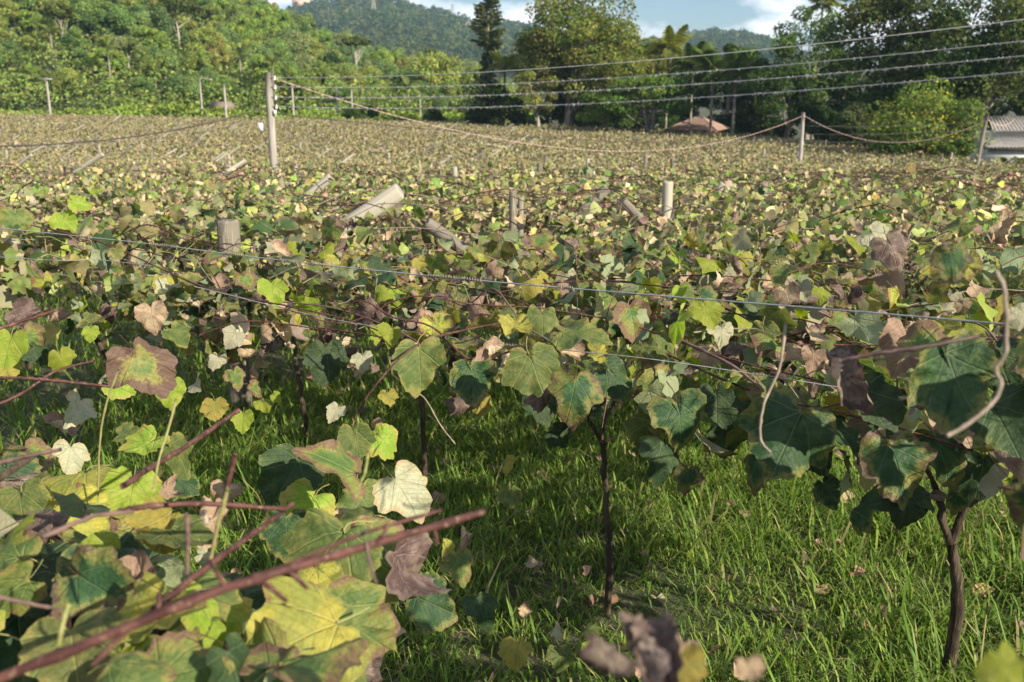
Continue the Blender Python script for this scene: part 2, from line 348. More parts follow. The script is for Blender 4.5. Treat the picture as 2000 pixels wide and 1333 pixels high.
def trunk_mesh(name, g, C, zc, r, mat, limbs=9, lean=.03, stems=1):
    mb = MB(); top = C.mean(0) + np.array([0, 0, zc])
    for s in range(stems):
        off = np.array([g.normal(0, r * 2.2), g.normal(0, r * 2.2), 0]) * (stems > 1); tg = top + np.array([g.normal(0, 1), g.normal(0, 1), 0]) * (.12 * zc * (stems > 1)); tg[2] *= .95
        P = [off + np.array([0, 0, -.4])]
        for t in (.15, .4, .7, 1): P.append(off * (1 - t) + tg * t * np.array([1, 1, 1]) + np.array([g.normal(0, lean * zc), g.normal(0, lean * zc), 0]) * (t < 1))
        L = smooth_line(P, 10); mb.add(*tube(L, np.linspace(r * 1.15, r * .35, 10), 7))
        for c in C[g.permutation(len(C))[:max(2, limbs // stems)]]:
            b_ = L[g.integers(4, 9)]; e = c + np.array([0, 0, zc]); m = (b_ + e) / 2 + np.array([0, 0, -.06 * np.linalg.norm(e - b_)])
            mb.add(*tube(smooth_line([b_, m, e], 5), np.linspace(r * .42, r * .08, 5), 5))
    return make_mesh(name, np.concatenate(mb.V), mb.F, [mat], True)
def tree_at(name, label, cat, px, d, cm, tm, zc, sc=1, group=None, rz=None, sz=None, z=None):
    X = (px - 1000) / FPX * d / 1.03; z = float(ground_z(X, d)) - .05 if z is None else z
    e = thing(name, label, cat, (X, d, z), group, random.uniform(0, 6.28) if rz is None else rz); e.scale = (sc, sc, sc * (sz or 1))
    obj('trunk', tm, e); obj('crown', cm, e, (0, 0, zc)); return e

# hillside trees: eight crowns shared by the single trees
HB = [((.13, .175, .035), (.16, .19, .045)), ((.085, .135, .035), (.11, .15, .04)), ((.19, .215, .05), (.22, .23, .06)), ((.10, .15, .05), (.13, .17, .05)),
      ((.22, .19, .06), (.19, .20, .05)), ((.14, .20, .035), (.19, .225, .045)), ((.075, .12, .03), (.11, .155, .04)), ((.17, .19, .08), (.13, .17, .05))]
KIT = []
for i, (b1, b2) in enumerate(HB):
    g = np.random.default_rng(100 + i); rx = 3.1 + .25 * (i % 4); rz = 5.2 + .5 * (i % 3)
    cm, C = crown_mesh('crown_forest', g, rx, rz, 24 + i % 4, 330, .34, np.array(b1) * [1.38, 1.45, 1.3] + [0, 0, .012], np.array(b2) * [1.38, 1.45, 1.3] + [0, 0, .012], flat=.8)
    KIT.append((cm, trunk_mesh('trunk_forest', g, C, 1.7, .20, M_PALE if i in (2, 7) else M_TBARK, 6), 1.7))
# palm kit
def frond_mesh(name, g, L=2.6, droop=1.5, base=(.10, .14, .03), n=26, wid=.055):
    t = np.linspace(0, 1, 12); P = np.stack([L * t * (1 - .18 * t), 0 * t, L * (.55 * t - droop * .55 * t ** 2)], -1); mb = MB(); mb.add(*tube(P, np.linspace(.035, .008, 12), 4)); K = [np.tile([.16, .16, .05, 1], (48, 1))]
    for i in range(n):
        u = .14 + .86 * i / n; c = np.array([np.interp(u, t, P[:, k]) for k in range(3)])
        ll = .75 * L / 2.6 * math.sin(math.pi * min(1, .25 + u * .72)) + .08
        for s in (-1, 1):
            e = c + np.array([.35 * ll, s * ll * .8, -.35 * ll - .25 * ll * g.random()]); w = np.array([wid, 0, .01])
            mb.add([c - w * .5, c + w * .5, (c + e) / 2 + w * .6 + [0, 0, .05], e, (c + e) / 2 - w * .6 + [0, 0, .05]], [(0, 1, 2, 4), (4, 2, 3)])
            K.append(np.c_[np.tile(np.array(base) * g.uniform(.7, 1.35), (5, 1)), np.ones(5)])
    return make_mesh(name, np.concatenate(mb.V), mb.F, [TREE], False, {'col': ('FLOAT_COLOR', np.concatenate(K))})
gp = np.random.default_rng(5)
FRONDS = [frond_mesh('frond', gp, 2.9, dr, b_, 26, .11) for dr, b_ in ((.7, (.26, .28, .06)), (1.3, (.21, .24, .05)), (1.9, (.15, .18, .045)))]
FRONDD = [frond_mesh('frond_dark', gp, 2.7, dr, (.075, .12, .03), 26, .10) for dr in (.7, 1.3, 2.0)]
FRONDF = [frond_mesh('frond_far', gp, 2.2, dr, (.12, .16, .045), 11, .13) for dr in (.7, 1.4)]
def palm(label, px, d, h, fr, nf=15, group=None, sc=1, mat=None, z=None, lean=.02, X=None):
    X = (px - 1000) / FPX * d / 1.03 if X is None else X; z = float(ground_z(X, d)) - .1 if z is None else z
    e = thing('palm_tree', label, 'palm tree', (X, d, z), group, random.uniform(0, 6.28))
    P = smooth_line([(0, 0, 0), (lean * h, 0, h * .5), (lean * h * .6, .0, h)], 9)
    key = 'palm_trunk_%.1f_%.2f' % (h, lean)
    me = bpy.data.meshes.get(key) or make_mesh(key, *tube(P, np.r_[.16, np.linspace(.12, .10, 8)], 8), [mat or M_TBARK], True)
    obj('trunk', me, e)
    for i in range(nf):
        f = obj('frond', fr[i % len(fr)], e, tuple(P[-1])); lift = .95 - 1.5 * (i / nf)
        f.rotation_euler = (0, -lift * .9, i * 2.399 + random.uniform(-.2, .2)); f.scale = (sc * random.uniform(.85, 1.1),) * 3
    return e
random.seed(3); hg = np.random.default_rng(21); pts = []
tries = 0
while len(pts) < 286 and tries < 40000:
    tries += 1
    xc = hg.uniform(-.60, -.035); Y = 127 + 175 * hg.random() ** 1.2; X = xc * Y; z = float(hill_z(xc, Y))
    py = 165 - (z + 6 - CAM[2]) / Y * 2000
    if py < -60 or (xc > -.2 and hg.random() < .3): continue
    if any(abs(xc * 1965 + 1000 - c) < w and b < Y < e for c, w, b, e in ((358, 30, 143, 164), (132, 22, 130, 148))): continue
    if any((X - q[0]) ** 2 + ((Y - q[1]) * .75) ** 2 < (3.5 + (Y - 125) * .012) ** 2 for q in pts): continue
    pts.append((X, Y, z, xc))
LB = ['rounded mid green forest tree', 'dark green forest tree', 'light yellowish green forest tree', 'cool blue-green forest tree', 'brownish olive forest tree', 'fresh bright green forest tree', 'deep green forest tree', 'pale-trunked grey-green forest tree']
for (X, Y, z, xc) in pts:
    low = Y < 150
    if low and hg.random() < .16:
        palm('small palm at the foot of the forested hillside, ' + ('far left', 'left', 'middle', 'right end')[int(np.searchsorted([-.40, -.28, -.16], X / Y))], 0, Y, 4.2 + hg.integers(0, 3) * .8, FRONDF, 10, 'palms at the foot of the hill', z=z, X=X); continue
    k = hg.choice(8, p=[.17, .13, .15, .13, .07, .16, .10, .09]); cm, tm, zc = KIT[k]; sc = hg.uniform(.5, .98) * (.75 if low else 1)
    zone = ('at the foot of the near hill', 'low on the near hill', 'halfway up the near hill', 'high on the near hill')[int(np.searchsorted([142, 175, 215], Y))]; side = ('far left', 'left', 'middle', 'lower right end')[int(np.searchsorted([-.40, -.28, -.16], X / Y))]
    e = thing('forest_tree', LB[k] + ' ' + zone + ', ' + side, 'tree', (X, Y, z - .3), 'trees of the forested hillside', hg.uniform(0, 6.28)); e.scale = (sc, sc, sc * hg.uniform(.85, 1.2))
    obj('trunk', tm, e); obj('crown', cm, e, (0, 0, zc))
# the umbrella-shaped emergent with a bare white trunk, and a few pale bare trunks
def emergent(label, px, py_base, d, h, rx, rz, seed, mat=M_PALE):
    X = (px - 1000) / FPX * d / 1.034; z = float(hill_z(X / d, d)); g = np.random.default_rng(seed)
    cm, C = crown_mesh('crown_emergent', g, rx, rz, 14, 170, .5, (.085, .115, .03), (.11, .13, .04), flat=.5)
    e = thing('emergent_tree', label, 'tree', (X, d, z), None, 0); obj('trunk', trunk_mesh('trunk_emergent', g, C, h, .24, mat, 9, .01), e); obj('crown', cm, e, (0, 0, h)); return e
emergent('tall tree with bare white trunk and flat umbrella crown above the hillside forest', 358, 70, 162, 6.6, 4.3, 2.4, 71)
emergent('slim tree with pale trunk standing out of the forest at the hill foot', 700, 140, 185, 7.5, 2.6, 3.0, 72)
emergent('pale-trunked tree at the low right end of the hillside forest', 842, 150, 190, 6.0, 2.4, 3.4, 73, M_TBARK)
emergent('tall pale-trunked tree with small crown high on the forested hill, leftmost emergent', 132, 120, 146, 4.6, 2.2, 2.6, 74, M_TBARK)

# undergrowth filling the forest floor between the trunks
g = np.random.default_rng(35); n = 105000
xc = g.uniform(-.62, .03, n); Y = 123 + 190 * g.random(n) ** 1.3; X = xc * Y
P = np.stack([X, Y, hill_z(xc, Y) + (2.2 + 2.2 * np.clip(wob(X, Y, 8) + .5 * wob(X + 20, Y, 4), -1, 1.2)) * g.random(n) ** .6], -1)
V, F = scatter(QUAD, QF, P, frames(unit(g.normal(0, 1, (n, 3)) + [.2, -.4, .6]), g.normal(0, 1, (n, 3))), g.uniform(.35, .7, n))
K = np.repeat(np.c_[tint((.16, .21, .055), n, .35, g), np.ones(n)], 4, axis=0)
tag(obj('undergrowth', make_mesh('undergrowth', V, F, [TREE], False, {'col': ('FLOAT_COLOR', K)})), 'green undergrowth between the trees of the near hillside', 'undergrowth', kind='stuff')

# bright green scrub along the foot of the hill (nobody could count it)
g = np.random.default_rng(33); n = 26000
xc = g.uniform(-.62, .02, n); Y = g.uniform(112, 125, n); X = xc * Y
hb = .5 + 1.0 * np.clip(wob(X, Y, 17) + .5 * wob(X + 90, Y, 5), -1, 1.4); P = np.stack([X, Y, ground_z(X, Y) + .6 + hb * g.random(n) ** .7], -1)
V, F = scatter(QUAD, QF, P, frames(unit(g.normal(0, 1, (n, 3)) + [0, -.4, .6]), g.normal(0, 1, (n, 3))), g.uniform(.3, .7, n))
K = np.repeat(np.c_[tint((.20, .27, .055), n, .3, g), np.ones(n)], 4, axis=0)
tag(obj('scrub', make_mesh('scrub', V, F, [TREE], False, {'col': ('FLOAT_COLOR', K)})), 'bright green scrub along the foot of the hillside forest', 'scrub', kind='stuff')

# distant forest, one mass
g = np.random.default_rng(44); nT = 4600
xc = g.uniform(-.40, .50, nT); Y = 480 + 640 * g.random(nT) ** .75; X = xc * Y; z = far_z(xc, Y)
per = 26; hgt = g.uniform(4.5, 9, nT); wid = g.uniform(2.4, 4.6, nT)
d = unit(g.normal(0, 1, (nT, per, 3))); d[..., 2] = np.abs(d[..., 2]) * 1.2 - .25
P = np.stack([X, Y, z], -1)[:, None] + d * np.stack([wid, wid, hgt * .55], -1)[:, None] + np.stack([0 * hgt, 0 * hgt, hgt * .5], -1)[:, None]
bc = np.array([(.05, .085, .025), (.07, .10, .03), (.035, .065, .022), (.10, .12, .035)])[g.integers(0, 4, nT)]
K = np.repeat(bc, per, axis=0) * g.uniform(.6, 1.4, (nT * per, 1)); P = P.reshape(-1, 3); d = d.reshape(-1, 3)
V, F = scatter(QUAD, QF, P, frames(unit(d + g.normal(0, .5, d.shape)), g.normal(0, 1, d.shape)), g.uniform(2.2, 3.8, len(P)))
tag(obj('distant_forest', make_mesh('distant_forest', V, F, [TREE], False, {'col': ('FLOAT_COLOR', np.repeat(np.c_[K, np.ones(len(K))], 4, axis=0))})), 'blue-green forest covering the distant hills', 'forest', kind='stuff')

#PART2
# ------------------------------------------------------------------ trees beyond the vineyard
random.seed(9)
def big_tree(name, label, px, d, top_py, rx, crown_frac, base, alt, seed, clumps=26, per=330, leaf=.3, mat=M_TBARK, r=.26, stems=1, flat=.7, hollow=.3, group=None, squash=1):
    X = (px - 1000) / FPX * d / 1.03; gz = float(ground_z(X, d)); H = CAM[2] + float(slope(top_py)) * d - gz
    g = np.random.default_rng(seed); rz = H * crown_frac; zc = H - rz
    cm, C = crown_mesh('crown_' + name, g, rx, rz, clumps, per, leaf, base, alt, flat=flat, hollow=hollow)
    e = thing(name, label, 'tree', (X, d, gz - .05), group); e.scale = (1, squash, 1)
    obj('trunk', trunk_mesh('trunk_' + name, g, C, zc, r, mat, 12, .02, stems), e); obj('crown', cm, e, (0, 0, zc)); return e
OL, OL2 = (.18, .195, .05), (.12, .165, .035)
DK, DK2 = (.034, .066, .014), (.06, .10, .022)  # albedo kept low to paint in the shade over the right-hand trees
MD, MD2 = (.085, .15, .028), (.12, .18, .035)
big_tree('tall_tree', 'tall olive green tree with several stems beside the dark conifer', 1128, 96, -45, 5.9, .84, OL, OL2, 1, 62, 420, .30, r=.34, stems=4)
big_tree('side_tree', 'feathery olive tree below the conifer at the left of the tall olive tree', 1050, 92, 120, 2.2, .75, OL, (.15, .15, .06), 2, 18, 260, .24, M_PALE, .13, 2)
big_tree('flowering_tree', 'thin olive tree with a loose top between the conifer and the tall olive tree', 1045, 99, 48, 2.4, .6, (.17, .155, .05), OL2, 3, 16, 200, .26, r=.16)
big_tree('spreading_tree', 'bright green layered tree in front of the tiled house roof', 1262, 84, 145, 4.2, .68, MD, (.11, .16, .04), 4, 34, 300, .24, M_TBARK, .18, 2, .38)
big_tree('spreading_tree', 'smaller mid green layered tree left of the tiled house roof', 1180, 86, 170, 2.6, .72, MD, MD2, 5, 20, 260, .24, M_TBARK, .13, 2, .45)
big_tree('round_tree', 'light green round tree behind the palms at the middle of the tree line', 1245, 104, 80, 4.0, .6, (.15, .17, .04), OL2, 6, 26, 260, .3)
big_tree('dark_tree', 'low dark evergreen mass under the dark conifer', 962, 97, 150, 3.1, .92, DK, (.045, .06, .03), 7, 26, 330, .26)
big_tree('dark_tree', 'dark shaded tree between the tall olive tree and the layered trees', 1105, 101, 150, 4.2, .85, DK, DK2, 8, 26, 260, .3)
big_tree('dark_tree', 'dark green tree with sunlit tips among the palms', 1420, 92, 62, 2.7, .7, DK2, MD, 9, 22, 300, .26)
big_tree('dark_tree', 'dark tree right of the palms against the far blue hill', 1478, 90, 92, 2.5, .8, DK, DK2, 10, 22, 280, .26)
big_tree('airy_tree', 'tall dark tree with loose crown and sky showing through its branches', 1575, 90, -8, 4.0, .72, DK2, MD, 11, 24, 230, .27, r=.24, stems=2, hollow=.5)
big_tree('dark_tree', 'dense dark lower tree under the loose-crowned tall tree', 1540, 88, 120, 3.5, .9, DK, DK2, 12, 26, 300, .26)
big_tree('large_tree', 'large dark tree with sunlit olive crown reaching out of the picture', 1735, 72, -75, 4.7, .75, (.05, .078, .022), (.10, .115, .036), 13, 44, 380, .27, r=.34, stems=3)
big_tree('large_tree', 'big olive-lit tree at the upper right corner behind the house', 1905, 66, -90, 5.0, .8, (.07, .092, .028), DK, 14, 46, 380, .26, r=.34, stems=2)
big_tree('large_tree', 'dark broad tree just beyond the right edge behind the house', 2065, 74, -60, 4.2, .85, DK2, (.08, .11, .035), 15, 40, 330, .26, r=.3)
big_tree('shrubby_tree', 'grey-green feathery shrub tree below the large dark tree', 1690, 66, 195, 2.0, .9, (.085, .105, .045), DK2, 16, 20, 300, .2)
big_tree('shrubby_tree', 'shaded hanging-leaved shrub below the loose-crowned tree', 1600, 80, 190, 2.2, .92, DK, (.06, .085, .03), 17, 20, 300, .22)
big_tree('shrubby_tree', 'slim light olive shrub column near the thin pole', 1470, 92, 175, 1.2, .9, (.11, .12, .05), DK2, 18, 12, 240, .2)
big_tree('shrubby_tree', 'dark leafy tree hanging over the corrugated roofs', 1990, 70, 90, 2.9, .8, DK2, MD, 19, 24, 300, .22)
big_tree('yellow_bush', 'bright green bush dotted with yellow flowers beside the white house', 1812, 58, 160, 3.5, .95, (.17, .22, .05), (.10, .15, .035), 20, 40, 300, .2, r=.12, stems=3, hollow=.35)
big_tree('dark_bush', 'small dark bush in front of the white house wall', 1985, 51, 296, 1.0, .95, DK2, DK, 21, 10, 220, .13, r=.05)
big_tree('dark_bush', 'dark green bush at the left foot of the yellow-flowered bush', 1740, 60, 240, 1.6, .95, DK2, MD, 22, 16, 240, .17, r=.06)
big_tree('dark_bush', 'leafy dark bush at the foot of the right leaning pole', 1875, 54, 262, 1.1, .95, DK2, MD2, 23, 12, 240, .15, r=.06)
big_tree('dark_bush', 'low dark hedge bush at the far end of the vineyard', 705, 116, 206, 2.4, .9, DK2, DK, 24, 12, 160, .3, r=.06)
big_tree('dark_bush', 'round dark bush left of the dark conifer at the vineyard end', 850, 108, 208, 1.7, .95, MD, DK2, 25, 12, 200, .25, r=.06)
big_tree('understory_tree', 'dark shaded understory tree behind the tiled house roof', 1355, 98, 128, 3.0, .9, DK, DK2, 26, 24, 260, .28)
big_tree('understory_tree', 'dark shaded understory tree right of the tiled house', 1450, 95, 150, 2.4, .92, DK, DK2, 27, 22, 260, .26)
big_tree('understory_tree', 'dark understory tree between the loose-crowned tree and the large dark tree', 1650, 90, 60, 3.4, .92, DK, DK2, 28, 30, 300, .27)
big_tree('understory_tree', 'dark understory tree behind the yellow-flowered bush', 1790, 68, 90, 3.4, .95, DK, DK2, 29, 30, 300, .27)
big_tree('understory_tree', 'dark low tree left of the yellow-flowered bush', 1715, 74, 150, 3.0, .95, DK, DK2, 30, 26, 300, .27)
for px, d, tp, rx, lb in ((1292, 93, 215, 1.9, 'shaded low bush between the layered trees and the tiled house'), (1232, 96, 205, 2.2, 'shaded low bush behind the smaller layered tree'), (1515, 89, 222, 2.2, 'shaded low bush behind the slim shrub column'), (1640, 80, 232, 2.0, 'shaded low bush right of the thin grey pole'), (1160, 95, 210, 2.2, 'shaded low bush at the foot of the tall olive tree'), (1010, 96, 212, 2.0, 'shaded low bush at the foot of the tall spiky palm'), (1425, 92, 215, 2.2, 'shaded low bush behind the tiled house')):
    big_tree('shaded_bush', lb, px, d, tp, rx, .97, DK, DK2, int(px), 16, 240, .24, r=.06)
# yellow flowers on the bush
g = np.random.default_rng(61); n = 380
yb = [o for o in S.objects if o.name.startswith('yellow_bush')][0]
dd = unit(g.normal(0, 1, (n, 3)) + [-.1, -.7, .1]); dd = dd * np.array([2.7, 2.7, 2.6]) * g.uniform(.75, 1.02, (n, 1)); P = dd + [0, 0, 2.6]
clu = wob(P[:, 0] * 3, P[:, 2] * 3, 2.2) > .1; P = P[clu & (P[:, 2] > .6)]; n = len(P)
V, F = scatter(QUAD, QF, P, frames(g.normal(0, 1, (n, 3)), g.normal(0, 1, (n, 3))), g.uniform(.10, .2, n))
tag(obj('flowers', make_mesh('flowers', V, F, [TREE], False, {'col': ('FLOAT_COLOR', np.repeat(np.c_[tint((.75, .52, .03), n, .15, g), np.ones(n)], 4, axis=0))}), yb), kind='stuff')
# palms
palm('tall spiky palm beside the dark conifer', 988, 98, 6.6, FRONDS, 13, sc=.95)
palm('queen palm with bright arching fronds between the tall olive tree and the dark trees', 1302, 88, 8.0, FRONDS, 17, sc=1.1)
palm('shaded palm with hanging fronds just right of the bright queen palm', 1352, 86, 6.8, FRONDD, 16, sc=1.05)
palm('dark palm with pale trunk above the tiled house', 1392, 82, 6.4, FRONDD, 16, sc=1.1)
palm('dark palm with drooping fronds beside the slim shrub column', 1436, 80, 5.9, FRONDD, 16, sc=1.05)
palm('tall palm rising behind the loose-crowned dark tree', 1592, 96, 12.6, FRONDS, 15, sc=1.0)
palm('small pale palm peeking over the light green round tree', 1238, 98, 6.2, FRONDS, 12, sc=.85)
# columnar conifer
def conifer(px, d):
    X = (px - 1000) / FPX * d / 1.03; gz = float(ground_z(X, d)); g = np.random.default_rng(81); H = 17.0
    e = thing('conifer', 'tall dark columnar conifer with shaggy narrow lower trunk', 'tree', (X, d, gz))
    obj('trunk', make_mesh('conifer_trunk', *tube([(0, 0, 0), (0.05, 0, 6), (0, 0, 12), (0, 0, H)], [.30, .22, .15, .04], 8), [M_TBARK], True), e)
    Ps, Ds, Ks = [], [], []
    z = 3.6
    while z < H:
        u = z / H; rad = (.75 + .25 * g.random()) * (.85 if z < 8.2 else np.interp(z, [8.2, 9.2, 12.5, H], [1.1, 2.0, 1.75, .25]))
        for j in range(9 if z > 8 else 7):
            a = g.uniform(0, 6.28); L = rad * g.uniform(.75, 1.1); m = int(26 * L) + 8; t = g.random(m) ** .7
            dirr = np.array([math.cos(a), math.sin(a), 0]); sag = -.16 if z > 8.2 else -.75
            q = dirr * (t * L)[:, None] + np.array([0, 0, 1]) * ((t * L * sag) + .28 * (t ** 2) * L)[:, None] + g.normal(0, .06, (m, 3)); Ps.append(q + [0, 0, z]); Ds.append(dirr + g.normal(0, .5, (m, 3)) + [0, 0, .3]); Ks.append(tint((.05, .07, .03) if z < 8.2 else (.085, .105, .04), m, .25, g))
        z += .34 if z > 8.2 else .30
    P = np.concatenate(Ps); D = np.concatenate(Ds); K = np.concatenate(Ks); n = len(P)
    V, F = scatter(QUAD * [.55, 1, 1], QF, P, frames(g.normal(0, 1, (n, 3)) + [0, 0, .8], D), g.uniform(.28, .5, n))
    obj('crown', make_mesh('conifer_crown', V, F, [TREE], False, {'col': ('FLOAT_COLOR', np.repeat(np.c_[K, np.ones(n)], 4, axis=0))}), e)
conifer(953, 104)

# ------------------------------------------------------------------ houses
M_YEL = solid('yellow_plaster', (.62, .45, .14), (.55, .40, .13), 2, (1, 1, 1), .9, .1)
M_WHT = solid('white_plaster', (.72, .72, .70), (.62, .63, .62), 1.5, (1, 1, 1), .9, .1)
M_TILE = solid('clay_tile', (.27, .18, .145), (.20, .135, .11), 5, (1, 1, 1), .85, .3, c3=(.34, .25, .21))
M_FIB = solid('fibre_cement', (.33, .315, .30), (.25, .24, .23), 3, (1, 1, 1), .9, .2)
M_DARKG = solid('dark_glass', (.03, .035, .04), (.05, .055, .06), 2, (1, 1, 1), .15, 0)
M_TIMBER = solid('timber', (.16, .11, .07), (.22, .16, .11), 8, (1, 1, .2), .8, .3)
def tile_roof_slope(mb_parent, name, a, b, c, d_, rows, cols, mat, parent):
    """rows of tiles on the slope a-b (eave) to d-c (ridge); each row its own strip, stepped"""
    a, b, c, d_ = (np.asarray(v, float) for v in (a, b, c, d_)); nrm = np.cross(b - a, d_ - a); nrm /= np.linalg.norm(nrm)
    for r in range(rows):
        t0, t1 = r / rows, (r + 1.12) / rows if r < rows - 1 else 1.0
        l0, r0 = a + (d_ - a) * t0, b + (c - b) * t0; l1, r1 = a + (d_ - a) * t1, b + (c - b) * t1
        k = cols * 2 + 1; u = np.linspace(0, 1, k)[:, None]; wv = (.028 * (np.arange(k) % 2))[:, None] * nrm
        Lo = l0 + (r0 - l0) * u + wv + nrm * .035; Up = l1 + (r1 - l1) * u + wv; V = np.vstack([Lo, Up, Lo - nrm * .03])
        F = [(i, i + 1, k + i + 1, k + i) for i in range(k - 1)] + [(2 * k + i, 2 * k + i + 1, i + 1, i) for i in range(k - 1)]
        obj(name, make_mesh(name, V, F, [mat]), parent)
def tiled_house(label, px, d, w, dep, hw, hr, rz, ridge=.5, wm=None):
    X = (px - 1000) / FPX * d / 1.03; gz = float(ground_z(X, d)); e = thing('tiled_house', label, 'house', (X, d, gz), None, rz)
    mb = MB(); mb.add(*box((0, 0, hw / 2), (w, dep, hw))); mb.build('wall', wm or M_YEL, e)
    for x_ in (-w * .28, w * .28):
        f = MB().add(*box((x_, -dep / 2 - .01, hw * .55), (1.1, .06, 1.1))).build('window', M_TIMBER, e); MB().add(*box((x_, -dep / 2 - .045, hw * .55), (.9, .03, .9))).build('pane', M_DARKG, f)
    o_ = .6; rl = w * ridge / 2; A, B, C_, D = [(-w / 2 - o_, -dep / 2 - o_, hw - .1), (w / 2 + o_, -dep / 2 - o_, hw - .1), (w / 2 + o_, dep / 2 + o_, hw - .1), (-w / 2 - o_, dep / 2 + o_, hw - .1)]
    T1, T2 = (-rl, 0, hw + hr), (rl, 0, hw + hr)
    rf = MB().add([A, B, C_, D, T1, T2], [(0, 1, 5, 4), (1, 2, 5), (2, 3, 4, 5), (3, 0, 4), (3, 2, 1, 0)]).build('roof', M_TILE, e)
    up = np.array([0, 0, .03])
    tile_roof_slope(None, 'tile_course', A + up, B + up, T2 + up, T1 + up, 12, int(w * 2.2), M_TILE, rf); tile_roof_slope(None, 'tile_course', B + up, C_ + up, T2 + up, T2 + up, 12, int(dep * 2.2), M_TILE, rf)
    tile_roof_slope(None, 'tile_course', D + up, A + up, T1 + up, T1 + up, 12, int(dep * 2.2), M_TILE, rf)
    for p0, p1 in ((T1, T2), (T2, B), (T1, A), (T2, C_)): obj('ridge_cap', make_mesh('ridge_cap', *tube(np.array([p0, p1]) + up, .09, 6), [M_TILE]), rf)
    return e
tiled_house('yellow house with brown clay tile roof behind the vineyard', 1366, 87, 3.2, 4.2, 1.4, .85, R(-24), .25)
tiled_house('half hidden tiled house roof among the trees behind the layered tree', 1210, 103, 5, 5, 3.4, 1.5, R(10), .5, M_TIMBER)
def corrugated(a, b, c, d_, n, mat, name, parent, amp=.05):
    a, b, c, d_ = (np.asarray(v, float) for v in (a, b, c, d_)); nrm = unit(np.cross(b - a, d_ - a)); k = n * 6 + 1; u = np.linspace(0, 1, k)[:, None]
    wv = amp * np.cos(np.arange(k) * 2 * math.pi / 6)[:, None] * nrm; Lo = a + (b - a) * u + wv; Up = d_ + (c - d_) * u + wv
    V = np.vstack([Lo, Up, Lo - nrm * .012, Up - nrm * .012]); F = [(i, i + 1, k + i + 1, k + i) for i in range(k - 1)] + [(3 * k + i, 3 * k + i + 1, 2 * k + i + 1, 2 * k + i) for i in range(k - 1)] + [(2 * k + i, 2 * k + i + 1, i + 1, i) for i in range(k - 1)]
    return obj(name, make_mesh(name, V, F, [mat], True), parent)
def white_house():
    d = 60.0; X0 = (1935 - 1000) / FPX * d / 1.02; gz = float(ground_z(X0, d))
    ze = CAM[2] + float(slope(288)) * d; zr = CAM[2] + float(slope(267)) * (d + 2.6)
    e = thing('white_house', 'white plastered house with two grey corrugated roofs at the right edge', 'house', (X0, d, gz)); ze -= gz; zr -= gz
    MB().add(*box((3.2, 1.5, ze / 2), (6.4, 2.6, ze - .05))).build('wall', M_WHT, e)
    corrugated((-.25, -.25, ze), (6.8, -.25, ze), (6.8, 2.6, zr), (-.25, 2.6, zr), 30, M_FIB, 'lower_roof', e)
    MB().add(*box((3.2, -.12, ze - .12), (6.6, .05, .14))).build('fascia_board', M_TIMBER, e)
    z2 = CAM[2] + float(slope(257)) * (d + 2.2) - gz; z3 = CAM[2] + float(slope(228)) * (d + 5) - gz
    MB().add(*box((4.4, 5.4, z2 / 2), (5.6, 5.4, z2 - .1))).build('upper_wall', M_WHT, e)
    corrugated((1.15, 2.2, z2), (7.6, 2.2, z2), (7.6, 5.2, z3), (2.1, 5.2, z3), 27, M_FIB, 'upper_roof', e)
    corrugated((7.6, 8.4, z2), (1.15, 8.4, z2), (2.1, 5.21, z3), (7.6, 5.21, z3), 27, M_FIB, 'upper_roof', e)
    w_ = MB().add(*box((4.2, .18, ze * .55), (1.0, .08, 1.0))).build('window', M_TIMBER, e); MB().add(*box((4.2, .13, ze * .55), (.84, .04, .84))).build('pane', M_DARKG, w_)
    for x_ in (-1.7,): obj('carport_post', make_mesh('carport_post', *tube([(x_, -.5, -.3), (x_ + .05, -.5, ze - .3)], .05, 7), [M_POST]), e)
white_house()
def plain_house(name, label, X, Y, z, w, dep, h, hr, wall, roof, rz=0, wins=2):
    e = thing(name, label, 'house', (X, Y, z), None, rz); MB().add(*box((0, 0, h / 2), (w, dep, h))).build('wall', wall, e)
    A = [(-w / 2 - .3, -dep / 2 - .3, h), (w / 2 + .3, -dep / 2 - .3, h), (w / 2 + .3, dep / 2 + .3, h), (-w / 2 - .3, dep / 2 + .3, h), (-w / 2 - .3, 0, h + hr), (w / 2 + .3, 0, h + hr)]
    MB().add(A, [(0, 1, 5, 4), (2, 3, 4, 5), (1, 2, 5), (3, 0, 4), (3, 2, 1, 0)]).build('roof', roof, e)
    for i in range(wins):
        x_ = (i + .5) / wins * w - w / 2; f = MB().add(*box((x_, -dep / 2 - .02, h * .55), (w * .18, .1, h * .36))).build('window', M_DARKG, e)
    return e
M_ROSE = solid('rose_roof', (.20, .15, .125), (.16, .125, .105), 1, (1, 1, 1), .9, 0)
def far_pt(px, py, d, f): X = (px - 1000) / FPX * d / 1.034; return X, d, CAM[2] + float(slope(py)) * d
X, Y, z = far_pt(881, 163, 430, None); plain_house('white_villa', 'white two-storey villa among trees at the foot of the distant hill', X, Y, z - 2, 5, 5, 6.2, 1.2, M_WHT, M_WHT, R(20), 3)
for i, (px, py, w) in enumerate(((912, 82, 8), (928, 83, 9), (943, 84, 8))):
    xc = (px - 1000) / FPX / 1.034; Y = 960.; z = float(far_z(xc, Y)); z = max(z, CAM[2] + float(slope(py)) * Y - 1)
    plain_house('hill_house', ['leftmost of three tiny pale houses on the distant hill', 'middle of three tiny pale houses on the distant hill', 'rightmost of three tiny pale houses on the distant hill'][i], xc * Y, Y, z - 1, w, 6, 6, 2, M_WHT, M_ROSE)
X, Y, z = far_pt(445, 200, 124, None); plain_house('small_hut', 'small rose-roofed hut half hidden at the foot of the hillside forest', X, 121, float(ground_z(X, 121)), 2.0, 2.0, 1.7, .8, M_CONC, M_ROSE, R(-20), 1)
